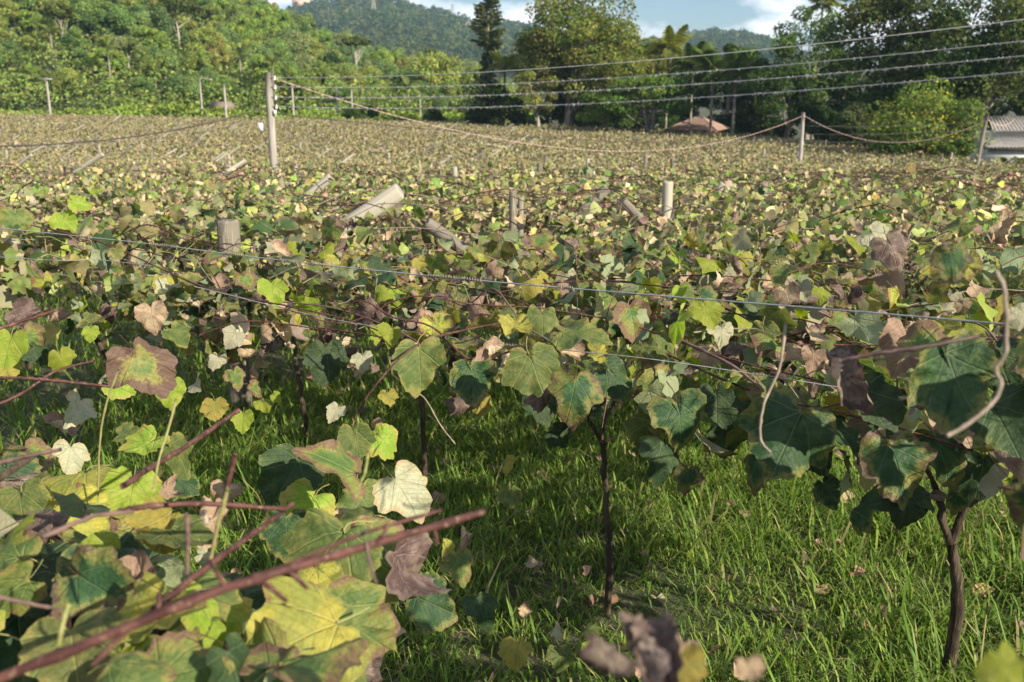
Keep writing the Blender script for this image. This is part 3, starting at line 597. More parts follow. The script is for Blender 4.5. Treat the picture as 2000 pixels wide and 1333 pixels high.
X, Y, z = far_pt(597, 14, 1080, None); plain_house('hilltop_house', 'pinkish building on the crest of the distant hill', X, 1080, float(far_z(X / 1080, 1080)) + 4, 18, 8, 7, 3, solid('pink_wall', (.6, .4, .33), (.55, .37, .3), 1, (1, 1, 1), .9, 0), M_ROSE)

# ------------------------------------------------------------------ pylons on the distant hill
def pylon(label, px, d, h):
    X = (px - 1000) / FPX / 1.034 * d; z = float(far_z(X / d, d)) - 1
    e = thing('transmission_tower', label, 'pylon', (X, d, z), 'pylons on the distant hill'); w = 2.6
    def legp(sx, sy, t): k = np.interp(t, [0, .6, 1], [1, .34, .16]); return np.array([sx * w * k, sy * w * k, h * t])
    for sx in (-1, 1):
        for sy in (-1, 1): obj('leg', make_mesh('pylon_leg', *tube([legp(sx, sy, t) for t in (0, .3, .6, 1)], .22, 4), [M_CONC]), e)
    mb = MB(); ts = np.linspace(0, 1, 9)
    for t0, t1 in zip(ts[:-1], ts[1:]):
        for a, b_ in (((-1, -1), (1, -1)), ((1, -1), (1, 1)), ((1, 1), (-1, 1)), ((-1, 1), (-1, -1))):
            mb.add(*tube([legp(*a, t0), legp(*b_, t1)], .13, 3)); mb.add(*tube([legp(*b_, t0), legp(*a, t1)], .13, 3))
    mb.build('bracing', M_CONC, e)
    for t in (.66, .8, .93): MB().add(*tube([(-3.4, 0, h * t), (0, 0, h * t + .5), (3.4, 0, h * t)], .18, 4)).build('cross_arm', M_CONC, e)
pylon('lattice power pylon at the left on the distant hill', 735, 900, 22); pylon('shorter lattice power pylon at the right on the distant hill', 886, 1020, 19)

# ------------------------------------------------------------------ poles and overhead lines
def pole(name, label, px, py_top, d, r, mat, py_base=None, lean=(0, 0), cat='pole', X=None, group=None, sides=10):
    X = (px - 1000) / FPX * d / 1.02 if X is None else X; gz = float(ground_z(X, d)); H = CAM[2] + float(slope(py_top)) * d - gz
    e = thing(name, label, cat, (X, d, gz), group)
    P = smooth_line([(0, 0, -.3), (lean[0] * .5 + .01, lean[1] * .5, H * .5), (lean[0], lean[1], H)], 8); Vt, Ft = tube(P, np.linspace(r * 1.12, r * .9, 8), sides)
    obj('shaft', make_mesh(name, Vt, Ft, [mat], True), e); return e, np.array([X, d, gz]), P + [X, d, gz]
up_e, up0, upP = pole('utility_pole', 'weathered grey wooden pole carrying overhead wires in the vineyard', 531, 142, 22.0, .085, solid('pole_wood', (.33, .305, .27), (.22, .20, .18), 9, (1, 1, .08), .9, .9, dist=.012, c3=(.20, .17, .15)))
topz = upP[-1][2]
ATT = []
for i, py in enumerate((152, 170, 190, 208)):
    zz = CAM[2] + float(slope(py)) * 22.0; q = np.array([upP[-1][0] + .085, 22.0 - .05, zz]); ATT.append(q + [.09, 0, 0])
    mb = MB(); mb.add(*tube([q - [.06, 0, 0], q + [.07, 0, 0]], .012, 6)); b_ = mb.build('bracket', M_POSTD, up_e, off=up0)
    MB().add(*tube([q + [.07, 0, -.05], q + [.07, 0, -.02], q + [.07, 0, 0], q + [.07, 0, .05]], [.018, .026, .014, .022], 9)).build('insulator', M_PORC, up_e, off=up0, smooth=True)
qb = upP[-1] * [1, 1, 0] + [-.22, -.05, CAM[2] + float(slope(248)) * 22.0]
hb = MB().add(*box(qb, (.10, .07, .16))).build('hanging_box', M_PORC, up_e, off=up0)
MB().add(*tube(smooth_line([qb + [0, 0, .08], qb + [.06, 0, .26], qb + [.16, 0, .36]], 6), .008, 5)).build('box_lead', M_DWIRE, up_e, off=up0)
MB().add(*tube(smooth_line([qb + [0, 0, -.08], qb + [.08, 0, -.32], qb + [.17, 0, -.5]], 6), .008, 5)).build('box_lead', M_DWIRE, up_e, off=up0)
MB().add(*box((upP[-1][0] + .12, 21.93, CAM[2] + float(slope(220)) * 22), (.06, .05, .10))).build('tag_plate', M_PORC, up_e, off=up0)
p2_e, p20, p2P = pole('fence_pole', 'thin grey pole near the far right of the vineyard', 1566, 220, 43.0, .085, M_CONC, lean=(-.02, 0))
p3_e, p30, p3P = pole('leaning_pole', 'leaning grey pole beside the white house', 1908, 222, 40.0, .08, M_POST, lean=(.30, 0))
far_poles = [('white concrete utility pole with cross arm at the foot of the hillside, far left', 104, 152, 112, .12), ('slim street lamp pole at the foot of the hillside forest', 399, 155, 113, .09),
             ('short pale pole beside the rose-roofed hut', 445, 164, 112, .12), ('pale pole just right of the tall wooden pole, far behind it', 576, 163, 118, .11),
             ('thin pale pole in the far strip of field, second behind the wooden pole', 661, 168, 120, .09), ('thin pole in the far strip of field, third behind the wooden pole', 690, 172, 122, .09), ('low pale pole at the far field edge right of the dark hedge bush', 822, 180, 116, .08)]
for lb, px, py, d, r in far_poles:
    e, q0, PP = pole('distant_pole', lb, px, py, d, r, M_CONC, group='poles along the foot of the hill')
    if px == 104: MB().add(*box(PP[-1] + [0, -.2, -.15], (1.5, .12, .12))).build('cross_arm', M_CONC, e, off=q0)
    if px == 399: MB().add(*tube(smooth_line([PP[-1], PP[-1] + [.5, 0, .1], PP[-1] + [1.0, 0, 0]], 5), .05, 5)).build('lamp_arm', M_CONC, e, off=q0); MB().add(*box(PP[-1] + [1.15, 0, -.03], (.5, .2, .12))).build('lamp_head', M_CONC, e, off=q0)
def cable(name, label, A, B, sag, r, mat, group=None, n=60, tuft=0, seed=0, cat='wire'):
    A, B = np.asarray(A, float), np.asarray(B, float); t = np.linspace(0, 1, n)[:, None]; P = A + (B - A) * t - np.array([0, 0, 1]) * (4 * sag * t * (1 - t))
    o_ = obj(name, make_mesh(name, *tube(P - A, r, 5), mat if isinstance(mat, list) else [mat], True)); o_.location = A; tag(o_, label, cat, group)
    if tuft:
        g = np.random.default_rng(seed); mb = MB()
        for _ in range(tuft):
            u = g.random() ** 1.0; c = A + (B - A) * u - np.array([0, 0, 4 * sag * u * (1 - u)]) - A; d_ = np.linalg.norm(c + A - CAM)
            for k in range(3):
                v_ = unit(g.normal(0, 1, 3)) * g.uniform(.015, .045); mb.add(*tube([c, c + v_ * .6, c + v_ + [0, 0, -.01]], [.007, .006, .001], 3, False))
        tag(mb.build('tuft', M_TUFT, o_), kind='stuff')
    return o_, P
# four overhead wires run from the pole towards the right, getting nearer
ENDS = [(2000, 28), (2000, 70), (2000, 101), (2000, 130)]
WL = ['topmost of the four overhead wires from the wooden pole', 'second overhead wire from the top, with small dry tufts', 'third overhead wire from the top, thick with dry tufts', 'lowest of the four overhead wires, fringed with dry tufts']
for i in range(4):
    e = at(ENDS[i][0], ENDS[i][1], 12.5); A = ATT[i]; B = A + (e - A) * 1.25
    dipz = [.30, .30, .28, .30][i]
    cable('overhead_wire', WL[i], A, B + [0, 0, .16], dipz, .0065, M_OWIRE, 'overhead wires from the pole', 70, [0, 160, 420, 380][i], 200 + i)
M_RW, nt = new_mat('red_white_rope'); wv = N(nt, 'ShaderNodeTexWave', Scale=2.2, Distortion=1.5); wv.bands_direction = 'X'; nt.links.new(ocoord(nt), wv.inputs['Vector'])
p = N(nt, 'ShaderNodeBsdfPrincipled', Roughness=.7); nt.links.new(mixc(nt, ramp(nt, wv.outputs['Fac'], .4, .6), (.40, .22, .20), (.48, .40, .36)), p.inputs['Base Color']); o = N(nt, 'ShaderNodeOutputMaterial'); nt.links.new(p.outputs[0], o.inputs['Surface'])
ra = upP[-1] + [.08, -.06, -.10]; rb = p2P[-1] + [0, -.09, -.12]; rc = p3P[-1] + [0, -.09, -.25]
cable('sagging_rope', 'red and white twisted line sagging from the wooden pole to the thin grey pole', ra, rb, 1.55, .0085, M_RW, cat='rope')
cable('sagging_rope', 'red and white twisted line sagging between the thin grey pole and the leaning pole', rb, rc, 1.02, .012, M_RW, cat='rope')
cable('sagging_rope', 'short end of the line from the leaning pole to the white house', rc, (31.5, 62.5, float(p3P[-1][2]) - 1.0), .3, .018, M_RW, cat='rope')
cl = upP[-1] * [1, 1, 0] + [-.08, 0, 0]
cable('black_cable', 'dark cable running left from the wooden pole over the vines', cl + [0, 0, CAM[2] + float(slope(210)) * 22], at(-60, 286, 16), .22, .014, M_DWIRE)
cable('black_cable', 'thin pale wire hanging below the dark cable at the far left', cl + [0, 0, CAM[2] + float(slope(228)) * 22], at(-60, 292, 15), .16, .004, M_GWIRE)
cable('black_cable', 'thin dark wire running right from the wooden pole low over the vines', upP[-1] * [1, 1, 0] + [.08, 0, CAM[2] + float(slope(222)) * 22], p2P[-1] + [0, 0, -1.15], .35, .010, M_DWIRE)
for i, (py1, py2) in enumerate(((246, 238), (262, 252), (277, 268))):
    cable('fence_wire', ['upper thin wire between the two right poles', 'middle thin wire between the two right poles', 'lowest thin wire between the two right poles'][i], p2P[-1] * [1, 1, 0] + [.05, 0, CAM[2] + float(slope(py1)) * 43], p3P[-1] * [1, 1, 0] + [-.15, 0, CAM[2] + float(slope(py2)) * 40], .1, .006, M_GWIRE)

# ------------------------------------------------------------------ trellis posts standing out of the canopy
def log_mesh(name, r, L, mat, seed, sides=11):
    g = np.random.default_rng(seed); k = 1 + g.normal(0, .05, sides); a = np.arange(sides) * 2 * math.pi / sides
    rings = [(0, 1.04), (L * .5, 1.0), (L - .015, .97), (L, .90), (L - .004, .5)]
    V = np.concatenate([np.stack([np.cos(a) * r * s * k, np.sin(a) * r * s * k, np.full(sides, z) + (g.normal(0, .006, sides) if z > L - .01 else 0)], -1) for z, s in rings] + [[[0, 0, L - .006]]]); F = []
    for i in range(len(rings) - 1): F += [(i * sides + j, i * sides + (j + 1) % sides, (i + 1) * sides + (j + 1) % sides, (i + 1) * sides + j) for j in range(sides)]
    m = (len(rings) - 1) * sides; F += [(m + j, m + (j + 1) % sides, m + sides) for j in range(sides)]
    return make_mesh(name, V, F, [mat])
LOGS = []
def post(label, px, py_top, py_c, w, mat, seed, ptop=None):
    """upright post: py_c is where it leaves the leaves"""
    q = hit(px, py_c, canopy_z, 2); d = q[1]; gz = float(ground_z(q[0], d)); zt = CAM[2] + float(slope(py_top)) * d; r = w / 2 * d / FPX
    o_ = obj('trellis_post', log_mesh('trellis_post', r, zt - gz + .2, mat, seed)); o_.location = (q[0], d, gz - .2); LOGS.append((q[:2], q[:2])); return tag(o_, label, 'post', 'trellis posts'), d
def slant(label, a, b, w, mat, seed, d0=None, dd=0.0):
    """log leaning out of the leaves: a = where it leaves them, b = its top"""
    q = hit(a[0], a[1], canopy_z, 2) if d0 is None else at(a[0], a[1], d0); d = q[1]; e = at(b[0], b[1], d + dd); v = e - q; L = np.linalg.norm(v); v /= L; s = q - v * .7
    o_ = obj('leaning_post', log_mesh('leaning_post', w / 2 * d / FPX, L + .7, mat, seed)); o_.location = s; LOGS.append((q[:2], e[:2])); o_.rotation_euler = Vector(v).to_track_quat('Z', 'Y').to_euler(); return tag(o_, label, 'post', 'leaning trellis posts')
post('thick dark weathered stump of a post, nearest upright post in the canopy', 449, 430, 492, 45, M_POSTD, 1)
post('pale weathered upright post in the middle of the canopy, right of centre', 1302, 355, 425, 21, M_POSTL, 2)
post('dark post standing close beside a paler split post at the centre', 1001, 372, 436, 15, M_POSTD, 3); post('paler split post beside the dark post at the centre', 1017, 384, 440, 12, M_POST, 4)
post('dark post with a pale right side, right of the pale upright post', 1488, 358, 392, 20, M_POSTD, 5)
post('short dark post left of the tall wooden pole', 444, 320, 342, 10, M_POSTD, 6)
slant('largest pale leaning log in the canopy with a clean cut top end', (690, 434), (782, 372), 37, M_POSTL, 7)
slant('short pale leaning log up the field left of the largest leaning log', (598, 386), (646, 346), 18, M_POSTL, 8)
slant('leaning log with dark top right of the centre posts', (1140, 412), (1186, 368), 20, M_POST, 9)
slant('flat board leaning the other way right of the centre', (1252, 430), (1216, 392), 18, M_POST, 10)
slant('thin pale leaning post right of the pale upright post', (1392, 392), (1412, 358), 13, M_POSTL, 11)
slant('broken grey log lying in the leaves below the largest leaning log', (880, 470), (832, 436), 26, M_POST, 12)
slant('fallen pale pole lying level over the vines in the middle distance', (985, 288), (948, 282), 4, M_POSTL, 13)
g = np.random.default_rng(91)
PM = [[log_mesh('trellis_post_far', .048, 1.0, m, 20 + i) for i in range(2)] for m in (M_POSTD, M_POST, M_POSTL)]
cnt = 0
for i in range(-26, 27):                               # the rows of posts behind, on the trellis grid
    for j in range(3, 40):
        q = EA + ED * (i * 3.1 + g.normal(0, .25)) + EN * (j * 2.9 + g.normal(0, .3)); X, Y = q
        if Y < 17 or abs(X / Y) > .56 or Y > field_far(X / Y) - 1.5 or g.random() < .42: continue
        left = X / Y < .02; h = g.uniform(.18, .5); cz = float(canopy_z(X, Y))
        if left and g.random() < .62:
            L = g.uniform(.7, 1.1); v = unit(np.array([1.0, g.normal(0, .25), g.uniform(.45, .75)])); o_ = obj('leaning_post', PM[2 if g.random() < .7 else 1][g.integers(2)]); o_.location = (X - v[0] * .35, Y, cz + .0); o_.rotation_euler = Vector(v).to_track_quat('Z', 'Y').to_euler(); o_.scale = (.85, .85, L)
            tag(o_, 'pale leaning post in the %s of the vineyard, %s part' % (('nearer third', 'middle', 'far end')[int(np.searchsorted([32, 62], Y))], ('far left', 'left', 'left-central', 'central')[int(np.searchsorted([-.36, -.22, -.08], X / Y))]), 'post', 'leaning posts far up the vineyard')
        else:
            o_ = obj('trellis_post', PM[0 if (not left and g.random() < .7) else g.integers(1, 3)][g.integers(2)]); o_.location = (X, Y, float(ground_z(X, Y)) - .1); o_.scale = (1, 1, 1.15 + h); o_.rotation_euler = (g.normal(0, .05), g.normal(0, .06), 0)
            tag(o_, 'upright post in the %s of the vineyard, %s part' % (('nearer third', 'middle', 'far end')[int(np.searchsorted([32, 62], Y))], ('far left', 'left', 'left-central', 'central', 'right-central', 'right', 'far right')[int(np.searchsorted([-.36, -.22, -.08, .08, .22, .36], X / Y))]), 'post', 'upright posts far up the vineyard')
        cnt += 1
print('posts', cnt)
#PART3
# ------------------------------------------------------------------ vine leaves
HALF = [(0, .02), (.07, -.10), (.20, -.20), (.36, -.20), (.50, -.08), (.57, .08), (.62, .26), (.66, .44), (.50, .50), (.43, .56), (.40, .70), (.28, .86), (.13, .97), (0, 1.08)]
def outline(n, g, lobe=1.0, tooth=.03, jit=.02):
    """closed leaf outline of 2n points, stalk at the origin, tip at +y"""
    H = np.array(HALF) * [1, 1]; H = H.copy(); H[8:10, 0] += .07 * (1 - lobe); H[7] -= np.array([.05, .05]) * (1 - lobe)
    seg = np.r_[0, np.cumsum(np.linalg.norm(np.diff(H, axis=0), axis=1))]; out = []; bl = (g.normal(0, .06), g.uniform(0, 6), g.normal(0, .05), g.uniform(0, 6), g.normal(0, .10))
    for side in (1, -1):
        u = np.linspace(0, seg[-1], n + 1); x = np.interp(u, seg, H[:, 0]); y = np.interp(u, seg, H[:, 1])
        c = np.array([0, .3]); q = np.stack([x, y], -1); k = np.ones(n + 1); k[1:-1] += tooth * (-1) ** np.arange(1, n) + g.normal(0, jit, n - 1)
        th_ = np.arctan2(q[:, 0], q[:, 1] - .3); k = k * (1 + bl[0] * np.sin(2 * th_ * side + bl[1]) + bl[2] * np.sin(3 * th_ * side + bl[3])); q = c + (q - c) * k[:, None]; q[:, 0] *= side; q[:, 0] += bl[4] * q[:, 1]; out.append(q if side == 1 else q[::-1][1:-1])
    return np.concatenate(out)
def leaf_template(n, g, cup=.1, fold=.12, droop=.15, wave=.05, curl=0, lobe=1.0, rings=2, tooth=.03, stalk=True):
    O = outline(n, g, lobe, tooth); m = len(O); c = np.array([0, .30]); V = [[0, .30]]; E = [0.]
    fr = {1: (1,), 2: (.55, 1), 3: (.36, .7, 1)}[rings]
    for f in fr: V += list(c + (O - c) * f); E += [f] * m
    V = np.array(V); x, y = V[:, 0], V[:, 1]; E = np.array(E); r2 = x ** 2 + (y - .3) ** 2; ang = np.arctan2(x, y - .3)
    ph = g.uniform(0, 6.28, 3); z = -cup * r2 + fold * np.abs(x) - droop * np.clip(y, 0, 2) ** 2 + wave * E ** 2 * (np.sin(3 * ang + ph[0]) + .7 * np.sin(5 * ang + ph[1]) + .5 * np.sin(9 * ang + ph[2]))
    P = np.stack([x, y, z], -1)
    if curl:                                            # roll the blade about a slanted axis
        a = g.uniform(-.6, .6); u = np.array([math.cos(a), math.sin(a)]); w = np.array([-u[1], u[0]]); s = P[:, :2] @ u; t = P[:, :2] @ w - .25; k = curl; th = t * k
        P = np.c_[(s[:, None] * u + ((np.sin(th) / k) + .25)[:, None] * w) * [1, 1], P[:, 2] * .6 + (1 - np.cos(th)) / k]
        P += g.normal(0, .018, P.shape) * (E[:, None] > .3)
    F = [(0, 1 + j, 1 + (j + 1) % m) for j in range(m)]
    for i in range(len(fr) - 1):
        a, b_ = 1 + i * m, 1 + (i + 1) * m
        for j in range(m): k = (j + 1) % m; F += [(a + j, b_ + j, b_ + k), (a + j, b_ + k, a + k)]
    M = [0] * len(F)
    if stalk:
        L = smooth_line([(0, .02, P[1, 2]), (0, -.16, -.05), (g.normal(0, .08), -.42, -.26)], 4); sv, sf = tube(L, [.011, .010, .010, .013], 3, False); sf = [t for f in sf for t in ((f[0], f[1], f[2]), (f[0], f[2], f[3]))]
        F += [tuple(i + len(P) for i in f) for f in sf]; M += [1] * len(sf); P = np.vstack([P, sv]); E = np.r_[E, np.zeros(len(sv))]
    return P, np.array(F), E, M
gl = np.random.default_rng(301)
SH = [dict(wave=.07), dict(fold=.42, cup=.1, wave=.06), dict(cup=.6, fold=0, wave=.08), dict(droop=.5, wave=.10), dict(fold=-.3, cup=-.1, wave=.09), dict(lobe=.4, fold=.35, droop=.1, wave=.07), dict(lobe=.3, cup=.4, wave=.08)]
SH += [dict(curl=1.2, wave=.07, fold=.15), dict(curl=-1.5, wave=.07, fold=.1)]
DRY = [dict(curl=2.6, wave=.09), dict(curl=-3.2, wave=.1), dict(curl=1.8, wave=.13, fold=.3), dict(curl=4.0, wave=.08)]
HERO = {}; NEAR = {}
for k in LM:
    for store, n, rg in ((HERO, 23, 2), (NEAR, 8, 2)):
        store[k] = []
        for kw in 2 * (DRY + SH[2:4] if k in 'TM' else SH[:5] + SH[7:] + ([DRY[2]] if k in 'LE' else []) if k in 'GDLEP' else SH):
            P, F, E, M = leaf_template(n, gl, rings=rg, tooth=.026 if n > 10 else .05, **kw)
            store[k].append(make_mesh('grape_leaf_' + k, P, F, [LM[k], M_STEM if k in 'YGLP' else M_CANE], k not in 'TM', {'edge': ('FLOAT', E)}, M))
UP = np.array([0, 0, 1.]); leafn = 0
def put_leaf(parent, me, pos, n, t, size):
    """leaf blade centred at pos; n = face normal, t = tip direction, size = blade width in metres"""
    s = size / 1.3; Rm = frames(np.array([n]), np.array([t]))[0]; base = np.asarray(pos) - Rm @ np.array([0, .38, 0]) * s
    o_ = bpy.data.objects.new('leaf', me); link(o_); o_.parent = parent
    o_.matrix_basis = Matrix.Translation(Vector(base) - parent.location) @ (Matrix(Rm.tolist()) * s).to_4x4(); return o_

# ------------------------------------------------------------------ the near grapevines
def ground_at(px, py): return hit(px, py, ground_z, .5, 40)
VINES = []
def vine(label, base, forks, r, wig=.03, cat='grapevine'):
    """base on the ground, forks: list of point lists rising from the trunk"""
    e = thing('grapevine', label, cat, tuple(base), 'grapevines'); gz = np.random.default_rng(len(VINES) + 400); first = None
    for i, L in enumerate(forks):
        P = smooth_line(np.array(L), 16 if i == 0 else 10); P[1:-1] += gz.normal(0, wig * .1, (len(P) - 2, 3)) * [1, 1, .3]
        rad = np.linspace(r * 1.2, r * .8, len(P)) if i == 0 else np.linspace(r * .78, r * .4, len(P)); rad = rad * (1 + gz.normal(0, .08, len(P)))
        if i == 0: rad[0] *= 1.35
        MB().add(*tube(P, rad, 9)).build('trunk' if i == 0 else 'branch', M_BARK, e, off=base, smooth=True)
    VINES.append((e, np.asarray(base), [0])); return e
def pxl(L): return [at(*q) for q in L]
def vine_px(label, base_px, forks, r):
    b_ = ground_at(*base_px); d = b_[1]; fl = []
    for i, L in enumerate(forks): fl.append(([b_ - [0, 0, .03]] if i == 0 else []) + [at(px, py, d + dd) for px, py, dd in L])
    return vine(label, b_, fl, r)
V_A = vine_px('slender forked grapevine trunk standing in the grass at the centre', (1186, 1208), [[(1190, 1080, .0), (1183, 960, 0), (1178, 868, 0)], [(1178, 868, 0), (1160, 835, .02), (1143, 795, .05), (1110, 740, .15)], [(1178, 868, 0), (1180, 830, 0), (1196, 790, .05), (1230, 735, .12)]], .0125)
V_B = vine_px('dark gnarled forked grapevine trunk at the lower right', (1845, 1345), [[(1866, 1225, 0), (1868, 1130, 0), (1858, 1062, 0)], [(1858, 1062, 0), (1840, 1010, 0), (1830, 960, .03), (1800, 880, .1)], [(1858, 1062, 0), (1875, 1010, 0), (1905, 975, .0), (1950, 945, .05), (2010, 900, .1)]], .0195)
V_C = vine_px('thin straight grapevine trunk left of the forked one', (828, 952), [[(829, 900, 0), (826, 840, 0), (824, 785, 0), (815, 700, .1)]], .014)
V_D = vine_px('thin grapevine trunk right of the thick stump post', (603, 885), [[(598, 840, 0), (588, 780, 0), (580, 720, .1), (570, 640, .2)]], .014)
V_E = vine_px('dark grapevine trunk in the shade at the left edge', (62, 735), [[(50, 660, 0), (38, 590, 0), (30, 520, .1)]], .028)
V_F = vine_px('grapevine trunk forking below the leaves under the left canopy', (200, 690), [[(206, 640, 0), (210, 600, 0)], [(210, 600, 0), (222, 575, 0), (235, 535, .1)], [(210, 600, 0), (200, 570, 0), (188, 530, .1)]], .018)
V_G = vine_px('slanting grapevine trunk in the shade under the left canopy', (190, 655), [[(170, 610, 0), (150, 570, 0), (138, 530, .1)]], .018)
V_H = vine_px('pale-lit slanting grapevine trunk left of the thick stump post', (268, 808), [[(255, 780, 0), (235, 745, 0), (205, 690, -.1), (170, 640, -.2)]], .020)
V_I = vine('foreground grapevine with red canes and large yellowing leaves at the lower left', np.array([-1.1, .95, float(ground_z(-1.1, .95))]), [[(-1.1, .95, -.02), (-1.08, .97, .5), (-1.02, 1.0, .95)], [(-1.02, 1.0, .95), (-.85, .9, 1.1), (-.6, .8, 1.25)], [(-1.02, 1.0, .95), (-1.1, 1.3, 1.1), (-1.0, 1.9, 1.15)]], .018)
V_J = vine('foreground grapevine with dark drooping leaves at the right edge', np.array([1.75, 1.75, float(ground_z(1.75, 1.75))]), [[(1.75, 1.75, -.02), (1.73, 1.72, .6), (1.66, 1.7, 1.05)], [(1.66, 1.7, 1.05), (1.4, 1.6, 1.18), (1.0, 1.4, 1.3)], [(1.66, 1.7, 1.05), (1.6, 2.0, 1.2), (1.4, 2.4, 1.2)]], .02)
V_K = vine('grapevine with a withered blurred leaf hanging at the bottom edge', np.array([.55, .25, float(ground_z(.55, .25))]), [[(.55, .25, -.02), (.52, .27, .6), (.5, .3, 1.1)], [(.5, .3, 1.1), (.4, .36, 1.3), (.30, .42, 1.50)]], .016)
def add_cane(v_, L, r, mat=M_CANE, px=True, name='cane', n=None, nodes=True):
    r = r * .72; P = smooth_line(pxl(L) if px else np.array(L, float), n or max(8, len(L) * 7)); P[1:-1] += np.random.default_rng(len(P) + int(abs(P[0][0]) * 1000)).normal(0, r * .12, (len(P) - 2, 3))
    rr = np.linspace(r * 1.08, r * .85, len(P)); 
    if nodes: rr[3::6] *= 1.32
    return MB().add(*tube(P, rr, 8 if r > .004 else 6)).build(name, mat, v_, off=np.array(v_.location), smooth=True)
add_cane(V_I, [(-60, 1350, .74), (250, 1225, .78), (440, 1150, .81), (560, 1112, .83), (730, 1062, .9), (945, 1000, 1.0)], .0066, n=30)
for a_, b_ in (((440, 1150, .81), (405, 1090, .83)), ((560, 1112, .83), (600, 1150, .82)), ((730, 1062, .9), (760, 1020, .91)), ((845, 1030, .95), (852, 1062, .95)), ((300, 1205, .79), (310, 1160, .8))): add_cane(V_I, [a_, ((a_[0] + b_[0]) / 2 + 4, (a_[1] + b_[1]) / 2 + 3, a_[2]), b_], .0032, name='spur')
add_cane(V_I, [(180, 1300, .76), (240, 1240, .78), (300, 1195, .8), (450, 1140, .83), (560, 1105, .86), (700, 1045, .93), (862, 997, 1.0)], .0032, M_CANE)
add_cane(V_I, [(300, 1190, .95), (430, 1088, 1.1), (520, 1025, 1.25), (570, 985, 1.4)], .0055)
add_cane(V_I, [(-30, 738, 2.0), (60, 740, 2.0), (130, 746, 2.02), (225, 757, 2.05)], .0045)
add_cane(V_I, [(-40, 805, 1.9), (40, 770, 1.95), (110, 725, 2.05), (185, 705, 2.1)], .0042)
add_cane(V_I, [(-40, 655, 1.85), (30, 632, 1.9), (122, 602, 1.95)], .0050)
add_cane(V_I, [(240, 950, 1.3), (300, 910, 1.42), (370, 868, 1.55), (465, 803, 1.75)], .0062, M_CANE)
add_cane(V_I, [(230, 1000, 1.2), (300, 988, 1.2), (420, 985, 1.25), (560, 995, 1.3)], .0052)
add_cane(V_I, [(0, 905, 1.5), (60, 890, 1.5), (120, 878, 1.5)], .005, M_CANED)
add_cane(V_I, [(460, 888, 1.1), (447, 940, 1.1), (435, 985, 1.1)], .0042); add_cane(V_I, [(365, 1005, .95), (367, 1060, .95), (365, 1120, .95)], .0034, M_CANED)
add_cane(V_I, [(232, 720, 1.75), (205, 800, 1.75), (194, 880, 1.75), (192, 990, 1.75)], .0026, M_STEM, name='shoot'); add_cane(V_I, [(345, 780, 1.4), (325, 850, 1.38), (310, 900, 1.36), (300, 960, 1.35)], .0024, M_STEM, name='shoot')
add_cane(V_I, [(445, 955, 1.0), (425, 1030, 1.0), (412, 1090, 1.0)], .003, M_STEM, name='shoot'); add_cane(V_I, [(720, 880, 1.2), (712, 925, 1.2), (700, 950, 1.2)], .003, M_STEM, name='shoot')
add_cane(V_I, [(715, 1060, .89), (722, 1100, .88), (735, 1140, .87)], .0025, M_CANED, name='shoot'); add_cane(V_I, [(500, 1130, .83), (530, 1150, .82), (560, 1175, .81)], .0036)
add_cane(V_I, [(110, 1290, .8), (120, 1230, .8), (135, 1180, .82)], .003, M_STEM, name='shoot')
add_cane(V_I, [(80, 1050, 1.0), (180, 1010, 1.05), (260, 1000, 1.1)], .004, M_CANED); add_cane(V_I, [(-30, 1160, .9), (60, 1180, .92), (120, 1190, .95)], .003, M_CANED)
add_cane(V_A, [(1030, 625, 3.3), (930, 640, 3.1), (840, 663, 2.9), (790, 692, 2.75), (740, 745, 2.7), (705, 795, 2.68), (688, 832, 2.66)], .0045, n=34)
add_cane(V_A, [(770, 735, 2.9), (812, 765, 2.8), (832, 782, 2.8), (860, 830, 2.78), (889, 868, 2.76)], .0032, M_CANET)
add_cane(V_D, [(60, 440, 4.6), (200, 475, 4.4), (400, 562, 3.9), (560, 598, 3.6), (680, 625, 3.5), (760, 655, 3.4)], .0045, n=40)
add_cane(V_D, [(390, 655, 3.6), (480, 628, 3.55), (600, 640, 3.5), (700, 660, 3.4)], .004); add_cane(V_D, [(410, 618, 3.9), (480, 635, 3.9), (520, 640, 3.9)], .004)
add_cane(V_C, [(480, 585, 3.9), (640, 600, 3.7), (760, 640, 3.4), (870, 700, 3.1)], .0042, M_CANED); add_cane(V_C, [(620, 640, 3.5), (760, 662, 3.3), (920, 700, 3.1), (1080, 700, 3.05)], .004)
add_cane(V_J, [(1535, 630, 1.5), (1522, 720, 1.47), (1492, 790, 1.44), (1485, 855, 1.42), (1506, 886, 1.4)], .0030, M_CANET); add_cane(V_J, [(1945, 530, .95), (1962, 570, .94), (1965, 640, .93), (1963, 690, .92), (1944, 722, .92), (1956, 750, .91), (1940, 785, .9), (1895, 825, .88), (1850, 852, .87)], .0030, M_CANET, n=44)
add_cane(V_J, [(1640, 705, 1.45), (1720, 690, 1.42), (1820, 675, 1.4), (1920, 655, 1.4)], .004, M_CANED)
add_cane(V_B, [(1300, 690, 3.0), (1420, 745, 2.8), (1540, 785, 2.65), (1680, 815, 2.55), (1900, 880, 2.45)], .005, n=30); add_cane(V_B, [(1330, 665, 3.0), (1430, 715, 2.8), (1500, 770, 2.7), (1540, 800, 2.65)], .007, M_CANED)
add_cane(V_B, [(1250, 640, 3.2), (1420, 700, 2.9), (1600, 745, 2.7), (1760, 800, 2.6)], .004); add_cane(V_B, [(1380, 550, 4.4), (1440, 552, 4.4), (1520, 540, 4.4), (1600, 515, 4.5), (1660, 520, 4.5), (1740, 545, 4.4)], .0042)
add_cane(V_A, [(850, 480, 6), (790, 500, 5.6), (740, 520, 5.3), (720, 540, 5.2)], .0045); add_cane(V_A, [(1180, 640, 3.3), (1190, 600, 3.4), (1205, 570, 3.5), (1230, 560, 3.6)], .003)

